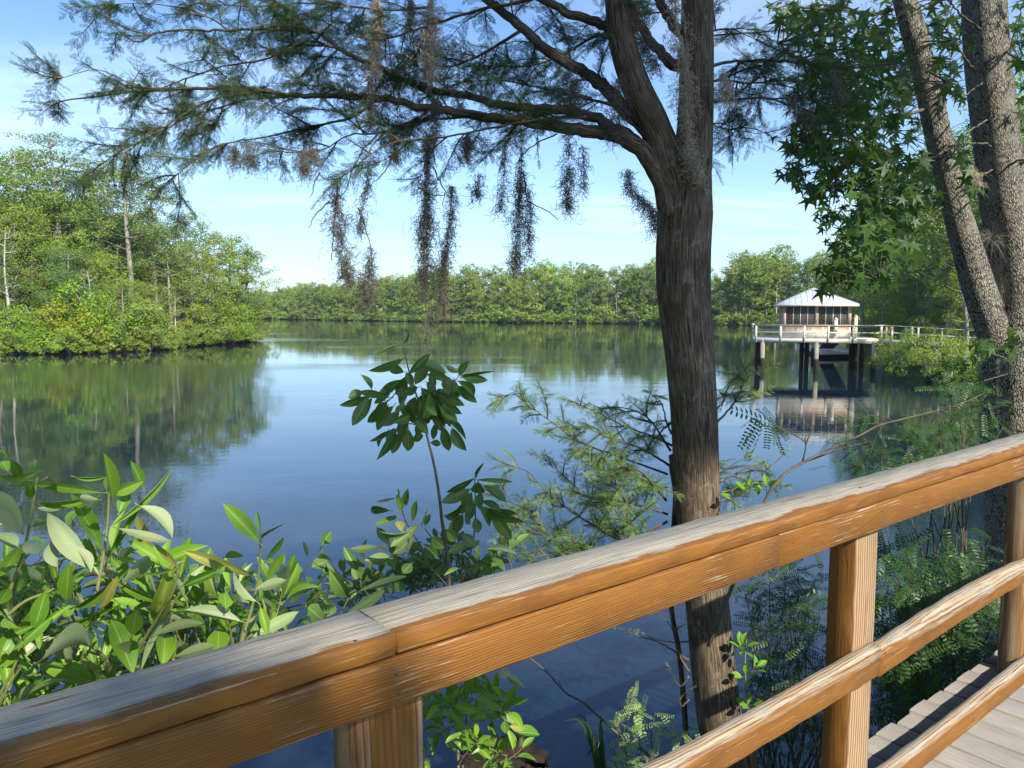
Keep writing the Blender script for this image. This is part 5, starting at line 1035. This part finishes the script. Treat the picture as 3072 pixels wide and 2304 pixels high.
# ------------------------------------------------------------------ pavilion on piles
def pavmats():
    m, g = newmat('pavilion_siding'); o = g.obj(); X, Y, Z = g.sep(o)
    b = g.n('ShaderNodeTexWhiteNoise', {'W': g.math('FLOOR', g.math('MULTIPLY', g.math('ADD', X, Y), 7.))}, noise_dimensions='1D').outputs[0]
    st = g.noise(g.map(o, (22, 22, 1.2)), 1., 4., .6); f = g.ss(g.math('ADD', g.math('MULTIPLY', g.math('SUBTRACT', Z, 2.75), 1.5), g.math('ADD', g.math('MULTIPLY', st, .9), g.math('MULTIPLY', b, .35))), .62, 1.25)
    c = g.mix(f, (.76, .72, .64), (.36, .21, .115)); fr = g.math('FRACT', g.math('MULTIPLY', g.math('ADD', X, Y), 7.)); c = g.mix(g.ss(fr, .04, .10, .8, 0.), c, (.06, .045, .035))
    g.out(g.pbr(c, .8, None, .2)); M['siding'] = m
    m, g = newmat('pavilion_grey_wood'); o = g.obj(); st = g.noise(g.map(o, (1.5, 14, 14)), 1.4, 4., .6); c = g.mix(g.ss(st, .35, .7), (.74, .68, .58), (.52, .46, .38)); g.out(g.pbr(c, .8, None, .2)); M['pgrey'] = m
    m, g = newmat('pavilion_red_wood'); o = g.obj(); st = g.noise(g.map(o, (14, 14, 1.5)), 1.4, 4., .6); c = g.mix(g.ss(st, .4, .65), (.36, .22, .13), (.64, .55, .44)); g.out(g.pbr(c, .8, None, .2)); M['pred'] = m
    m, g = newmat('tin_roof'); o = g.obj(); X, Y, Z = g.sep(o); n = g.noise(g.map(o, (1, 1, 1)), 2.5, 4., .6); c = g.mix(g.ss(n, .35, .7), (.66, .71, .74), (.50, .55, .58)); g.out(g.pbr(c, .5, None, .5, Metallic=.1)); M['tin'] = m
    m, g = newmat('insect_screen'); tr = g.n('ShaderNodeBsdfTransparent', {0: (.75, .75, .75)}).outputs[0]; df = g.n('ShaderNodeBsdfDiffuse', {0: (.16, .15, .14)}).outputs[0]; g.out(g.n('ShaderNodeMixShader', {0: .42, 1: tr, 2: df}).outputs[0]); M['screen'] = m
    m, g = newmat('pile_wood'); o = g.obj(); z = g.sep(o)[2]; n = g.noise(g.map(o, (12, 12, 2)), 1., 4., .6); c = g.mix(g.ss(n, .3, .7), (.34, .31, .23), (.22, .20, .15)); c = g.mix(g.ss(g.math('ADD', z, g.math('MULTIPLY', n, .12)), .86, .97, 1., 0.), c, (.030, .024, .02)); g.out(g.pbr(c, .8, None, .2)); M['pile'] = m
    M['dark'] = plain('dark_timber', (.03, .025, .02), .8, .2)  # near-black timber; on the shaded piles the shade sits in this colour
    M['alu'] = plain('dull_aluminium', (.35, .36, .37), .45, .5, .2, 5., .5)
pavmats()
def pavilion():
    rot = -R(16); org = np.array([18.35, 58., 0.])
    t = thing('pavilion', 'screened wooden pavilion with tin hip roof standing on piles over the river', 'pavilion', org, rot)
    zd = 2.33
    def B(name, boxes, mat, parent=t, smooth=False):
        mb = MB()
        for b in boxes: mb.box(b[:3], b[3:])
        return mb.build(name, M[mat], parent, origin=(0, 0, 0))
    # local frame: x right, y away
    B('deck', [(-.1, -.02, zd-.07, 8.7, 6.8, zd)], 'pgrey')
    B('fascia_beam', [(-.14, -.06, zd-.30, 8.74, -.022, zd+.02), (-.14, -.02, zd-.30, -.102, 6.8, zd+.02)], 'pgrey')
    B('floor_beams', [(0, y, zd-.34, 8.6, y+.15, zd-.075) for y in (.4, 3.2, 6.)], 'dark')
    # railing
    for x in (0, 1.75, 3.4, 5.05, 6.75, 8.6): B('railing_post', [(x-.07, -.11, zd-.28, x+.07, -.062, zd+.985)], 'pgrey')
    for y in (2.2, 4.4, 6.6): B('railing_post', [(-.16, y-.05, zd-.28, -.142, y+.05, zd+.985)], 'pgrey')
    B('railing_rail', [(-.2, -.16, zd+.99, 8.75, -.02, zd+1.03)], 'pgrey'); B('railing_rail', [(-.1, -.062, zd+.42, 8.65, -.024, zd+.51)], 'pgrey'); B('railing_rail', [(-.1, -.0615, zd+.88, 8.65, -.0235, zd+.97)], 'pgrey')
    B('railing_rail', [(-.24, -.01, zd+.985, -.08, 6.7, zd+1.025)], 'pgrey'); B('railing_rail', [(-.14, .0, zd+.42, -.11, 6.7, zd+.51)], 'pgrey'); B('railing_rail', [(-.1, 6.7, zd+.98, 7.4, 6.8, zd+1.02), (-.1, 6.7, zd+.42, 7.4, 6.75, zd+.51)], 'pgrey')
    # body
    X0, X1, Y0, Y1 = 1.9, 6.68, .75, 5.5; zt = 4.86
    for nm, bx in (('wall', (X0, Y0, zd, X1, Y0+.1, zd+.98)), ('wall', (X0, Y1-.1, zd, X1, Y1, zd+.98)), ('wall', (X0, Y0+.101, zd, X0+.1, Y1-.101, zd+.98)), ('wall', (X1-.1, Y0+.101, zd, X1, Y1-1.6, zd+.98))): B(nm, [bx], 'siding')
    for (x, y) in ((X0, Y0), ((X0+X1)/2-.12, Y0), (X1-.24, Y0), (X0, Y1-.24), (X1-.24, Y1-.24), ((X0+X1)/2-.12, Y1-.24), (X0, (Y0+Y1)/2), (X1-.24, (Y0+Y1)/2)):
        B('corner_post', [(x-.003, y-.003, zd+.981, x+.243, y+.243, zt)], 'pred')
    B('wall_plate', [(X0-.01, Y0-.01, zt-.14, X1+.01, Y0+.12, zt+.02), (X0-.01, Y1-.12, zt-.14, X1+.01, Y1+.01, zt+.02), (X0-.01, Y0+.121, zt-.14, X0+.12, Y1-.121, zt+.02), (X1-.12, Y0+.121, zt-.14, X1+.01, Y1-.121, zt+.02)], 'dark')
    zs0, zs1 = zd+.985, zt-.145
    def screen(ax, a, b, c, nm=3):
        mb = MB()
        if ax == 'x': mb.box((a, c, zs0), (b, c+.004, zs1))
        else: mb.box((c, a, zs0), (c+.004, b, zs1))
        s_ = mb.build('screen', M['screen'], t, origin=(0, 0, 0)); mb = MB()
        for i in range(1, nm+1):
            u = a+(b-a)*i/(nm+1)+(.0); 
            if ax == 'x': mb.box((u-.025, c-.03, zs0), (u+.025, c-.003, zs1))
            else: mb.box((c-.03, u-.025, zs0), (c-.003, u+.025, zs1))
        mb.build('mullion', M['pgrey'], s_, origin=(0, 0, 0))
    xm = (X0+X1)/2; ym = (Y0+Y1)/2
    screen('x', X0+.24, xm-.12, Y0+.05); screen('x', xm+.12, X1-.24, Y0+.05); screen('x', X0+.24, xm-.12, Y1-.06); screen('x', xm+.12, X1-.24, Y1-.06)
    screen('y', Y0+.24, ym, X0+.05); screen('y', ym+.24, Y1-.24, X0+.05); screen('y', Y0+.24, ym, X1-.06)
    # hip roof with standing seams
    o_ = .42; zr = zt+.02; A = np.array([(X0-o_, Y0-o_, zr), (X1+o_, Y0-o_, zr), (X1+o_, Y1+o_, zr), (X0-o_, Y1+o_, zr)]); ap = np.array([xm, ym, 6.16]); mb = MB()
    v = np.vstack([A, ap, A-[0, 0, .03]]); mb.add(v, [np.array([(0, 1, 4), (1, 2, 4), (2, 3, 4), (3, 0, 4)]), np.array([(5, 6, 1, 0), (6, 7, 2, 1), (7, 8, 3, 2), (8, 5, 0, 3), (8, 7, 6, 5)])])
    rf = mb.build('roof', M['tin'], t, origin=(0, 0, 0)); mb = MB()
    for k in range(4):
        a, b = A[k], A[(k+1) % 4]; nn = 13
        for i in range(1, nn):
            u = i/nn; p = a+(b-a)*u; s_ = 1-abs(2*u-1); q = p+(ap-(a+b)/2)*s_; mb.tube([p+[0, 0, .012], q+[0, 0, .012]], .018, 4)
        mb.tube([a+[0, 0, .01], ap+[0, 0, .02]], .03, 6)
    mb.build('seam', plain('seam_metal', (.30, .34, .36), .5, .4), rf, origin=(0, 0, 0))
    B('eave_board', [(X0-o_-.02, Y0-o_-.03, zr-.17, X1+o_+.02, Y0-o_-.002, zr+.0), (X0-o_-.03, Y0-o_, zr-.17, X0-o_-.002, Y1+o_, zr), (X1+o_+.002, Y0-o_, zr-.17, X1+o_+.03, Y1+o_, zr), (X0-o_, Y1+o_+.002, zr-.17, X1+o_, Y1+o_+.03, zr)], 'pgrey')
    # piles
    for (x, y) in ((.5, .1), (0.3, 2.4), (4.3, .1), (3.9, 3.2), (3.75, 6.), (8.2, .1), (7.1, 3.2), (7.65, 5.), (.3, 6.), (8.3, 6.3)):
        mb = MB(); mb.tube([(x, y, -1.5), (x, y, zd-.342 if y > .2 else zd-.08)], .17, 14, wob=.015); mb.build('piling', M['pile'] if y < .5 else M['dark'], t, origin=(0, 0, 0), smooth=True)  # rear piles take the darker timber, deck shade put into colour
    # tall capped posts
    for (x, y, h) in ((5.6, .45, 1.42), (7.05, 1.2, 1.62)):
        mb = MB(); mb.box((x-.12, y-.12, zd), (x+.12, y+.12, zd+h)); mb.add([(x-.16, y-.16, zd+h), (x+.16, y-.16, zd+h), (x+.16, y+.16, zd+h), (x-.16, y+.16, zd+h), (x, y, zd+h+.16)], [np.array([(0, 1, 4), (1, 2, 4), (2, 3, 4), (3, 0, 4)]), np.array([(3, 2, 1, 0)])]); mb.build('capped_post', M['pgrey'], t, origin=(0, 0, 0))
    # walkway to the shore, ramping down
    w0 = thing('walkway', 'narrow railed wooden walkway leading from the pavilion to the right shore', 'walkway', org, rot)
    def ramp(nm, x0, x1, y0, y1, z0, h, n=1, mat='pgrey'):
        mb = MB(); xs = [x0, x1]; f = lambda x: zd-(x-8.78)*.055
        v = [(x, y, f(x)+z0+k*h) for k in (0, 1) for x, y in ((x0, y0), (x1, y0), (x1, y1), (x0, y1))]
        mb.add(v, np.array([(0, 3, 2, 1), (4, 5, 6, 7), (0, 1, 5, 4), (1, 2, 6, 5), (2, 3, 7, 6), (3, 0, 4, 7)])); mb.build(nm, M[mat], w0, origin=(0, 0, 0))
    ramp('deck', 8.78, 20, .0, 1.9, -.07, .07); ramp('fascia_beam', 8.78, 20, -.05, -.002, -.28, .30)
    for y in (-.09, 1.95):
        ramp('railing_rail', 8.78, 20, y-.03, y+.1, .99, .04); ramp('railing_rail', 8.78, 20, y, y+.035, .45, .09)
        for i, x in enumerate((9.3, 10.6, 11.0, 12.5, 14., 15.5, 17., 18.5)): ramp('railing_post', x-.06, x+.06, y-.045 if y < 1 else y+.036, y-.002 if y < 1 else y+.08, -.2, 1.18)
    for x in (12.2, 15.4, 18.6):
        for y in (.2, 1.7): mb = MB(); mb.tube([(x, y, -1.5), (x, y, zd-.5)], .16, 12, wob=.02); mb.build('piling', M['dark'], w0, origin=(0, 0, 0), smooth=True)
    # gangway and floating dock behind
    d_ = thing('floating_dock', 'low pale planked floating dock on dark floats behind the pavilion piles', 'dock', (0, 0, 0))
    c = [np.array([28.3, 71.5]), np.array([32.6, 72.5]), np.array([37.5, 89]), np.array([33.2, 88])]
    def prism(nm, pts, z0, z1, mat, par):
        mb = MB(); n = len(pts); v = [(*p, z0) for p in pts]+[(*p, z1) for p in pts]; j = np.arange(n); j2 = (j+1) % n; mb.add(v, [np.stack([j, j2, j2+n, j+n], -1), np.array([list(range(n))[::-1]]), np.array([list(range(n, 2*n))])]); return mb.build(nm, M[mat], par)
    cc = sum(c)/4; prism('planking', c, .46, .52, 'pgrey', d_); prism('fender_board', [cc+(p-cc)*1.01 for p in c], .30, .455, 'pgrey', d_); prism('float', [cc+(p-cc)*.985 for p in c], -.3, .298, 'dark', d_)
    for i in range(3): q = c[0]+(c[3]-c[0])*(.05+.4*i); mb = MB(); mb.tube([(*(q-[.3, 0]), -1), (*(q-[.3, 0]), 1.3)], .13, 10); mb.build('dock_pile', M['pile'], d_, smooth=True)
    gw = thing('gangway', 'dark gangway ramp sloping from the pavilion deck down to the floating dock', 'gangway', (0, 0, 0)); a = np.array([28.3, 66.5, 2.25]); b = np.array([31.2, 76.5, .62]); sd2 = nrm(np.cross(b-a, [0, 0, 1]))*.65
    mb = MB(); v = [a-sd2, a+sd2, b+sd2, b-sd2]; v = v+[p+[0, 0, .1] for p in v]; mb.add(v, np.array([(0, 3, 2, 1), (4, 5, 6, 7), (0, 1, 5, 4), (1, 2, 6, 5), (2, 3, 7, 6), (3, 0, 4, 7)])); mb.build('ramp', M['dark'], gw)
    for sg in (-1, 1):
        mb = MB(); o1 = sg*sd2; mb.tube([a+o1+[0, 0, 1.], b+o1+[0, 0, 1.]], .035, 6); mb.tube([a+o1+[0, 0, .5], b+o1+[0, 0, .5]], .025, 6)
        for i in range(7): q = a+(b-a)*i/6+o1; mb.tube([q, q+[0, 0, 1.]], .03, 6)
        mb.build('handrail', M['alu'], gw)
pavilion()

# ------------------------------------------------------------------ unseen trees behind the camera; one crown is shaped to cast the dappled shade
def shade_tree():
    t = thing('shade_tree', 'big leafy tree behind the boardwalk, outside the picture, its crown shaped to shade the railing and cypress', 'tree', (-.5, -12.5, 1.6)); tr = MB(); cr = MB()
    S = np.array(SDIR); tr.tube(spline([(-.5, -12.5, 1.4), (-.3, -12.4, 6), (.1, -12.2, 11), (.5, -12, 16)], 24), np.linspace(.3, .1, 24), 12, wob=.04)
    def clump(p, dist, a, n, s=.13): 
        c = np.array(p)+S*dist; leafcloud(cr, c, np.array([a, a, a*.7]), n, s, 1., .3); tr.tube(spline([(0., -12.3, min(c[2], 14)), ((c[0]-.5)*.55, -11.6, c[2]+1.6), c], 9), np.linspace(.05, .015, 9), 5)
    for p, dist, a, n in SHADE: clump(p, dist, a, n)  # crown clumps set along sun rays to shade chosen spots
    for x, y, z in ((-4, -5, 8), (-1.5, -8, 8.5), (-6.5, -1.5, 8.5), (1.5, -10, 8), (-3.5, -3, 10.5), (-6, -6, 7), (-.5, -4.5, 10.5), (-8, -4, 10), (-3, -9, 11), (-7, 1.5, 10)):  # canopy clumps added overhead to cut the sky fill
        c = np.array([x, y, z], float); leafcloud(cr, c, np.array([2.3, 2.3, 1.3]), 1100, .34, 1., .3); tr.tube(spline([(-.2, -12.3, min(z, 11)), (c+[-.2, -12.3, z+.5])/2, c], 9), np.linspace(.09, .03, 9), 6)
    tr.build('trunk', M['gumbark'], t, smooth=True); cr.build('crown', M['gum'], t)
for k, (x, y, H) in enumerate(((-9, -5, 13), (-14, 1, 14), (-5, -11, 14), (-1, -15, 15), (-12, -12, 15), (-20, -5, 15), (3.5, -19, 14), (-17, 9, 11))):
    rb[k % 4].put(x, y, H, 'tree on the bank behind the viewer, outside the picture', 'trees behind the viewer', 2., 1.1)
SHADE = [(lp(-.5, 1.1, 3.52), 11.5, .44, 480), (lp(-.9, 1.1, 3.4), 11.8, .5, 520), (lp(-1.6, 1.1, 3.4), 11.5, .55, 600), (lp(-.1, 1.1, 3.5), 11.6, .44, 480), (lp(.22, 1.1, 3.55), 11.3, .4, 420), (lp(.45, 1.1, 3.58), 11.5, .3, 200), (lp(0, 1.1, 3.15), 11.5, .4, 300), (lp(.1, 1.9, 4.1), 11.2, .2, 40),
         (P(2060, 450, 4.3), 13.5, .9, 2000), (P(2060, 800, 4.3), 13, .85, 2200), (P(2060, 1120, 4.3), 12.5, .5, 900), (P(2050, 1320, 4.3), 12.3, .25, 130), (P(1700, 300, 4.3), 13, 1.0, 1800), (P(2300, 200, 4.8), 13, .9, 1600), (P(1250, 1300, 2.9), 12.5, .36, 420), (P(1440, 1560, 2.8), 12, .22, 120), (P(2600, 400, 6), 14, 1.1, 1800), (P(1300, 150, 4.5), 13, .9, 900)]
shade_tree()

# ------------------------------------------------------------------ the humid air over the river
def haze():
    m = bpy.data.materials.new('river_haze'); m.use_nodes = True; nt = m.node_tree; nt.nodes.clear(); g = G(nt)
    v = g.n('ShaderNodeVolumePrincipled', {'Color': (.86, .93, 1.), 'Density': .00018, 'Anisotropy': .2}); nt.links.new(v.outputs[0], g.n('ShaderNodeOutputMaterial').inputs['Volume'])
    mb = MB(); mb.box((-950, -450, -2), (950, 1450, 34)); tag(mb.build('haze', m), 'faint humid haze over the river', None, None, 'stuff')
haze()
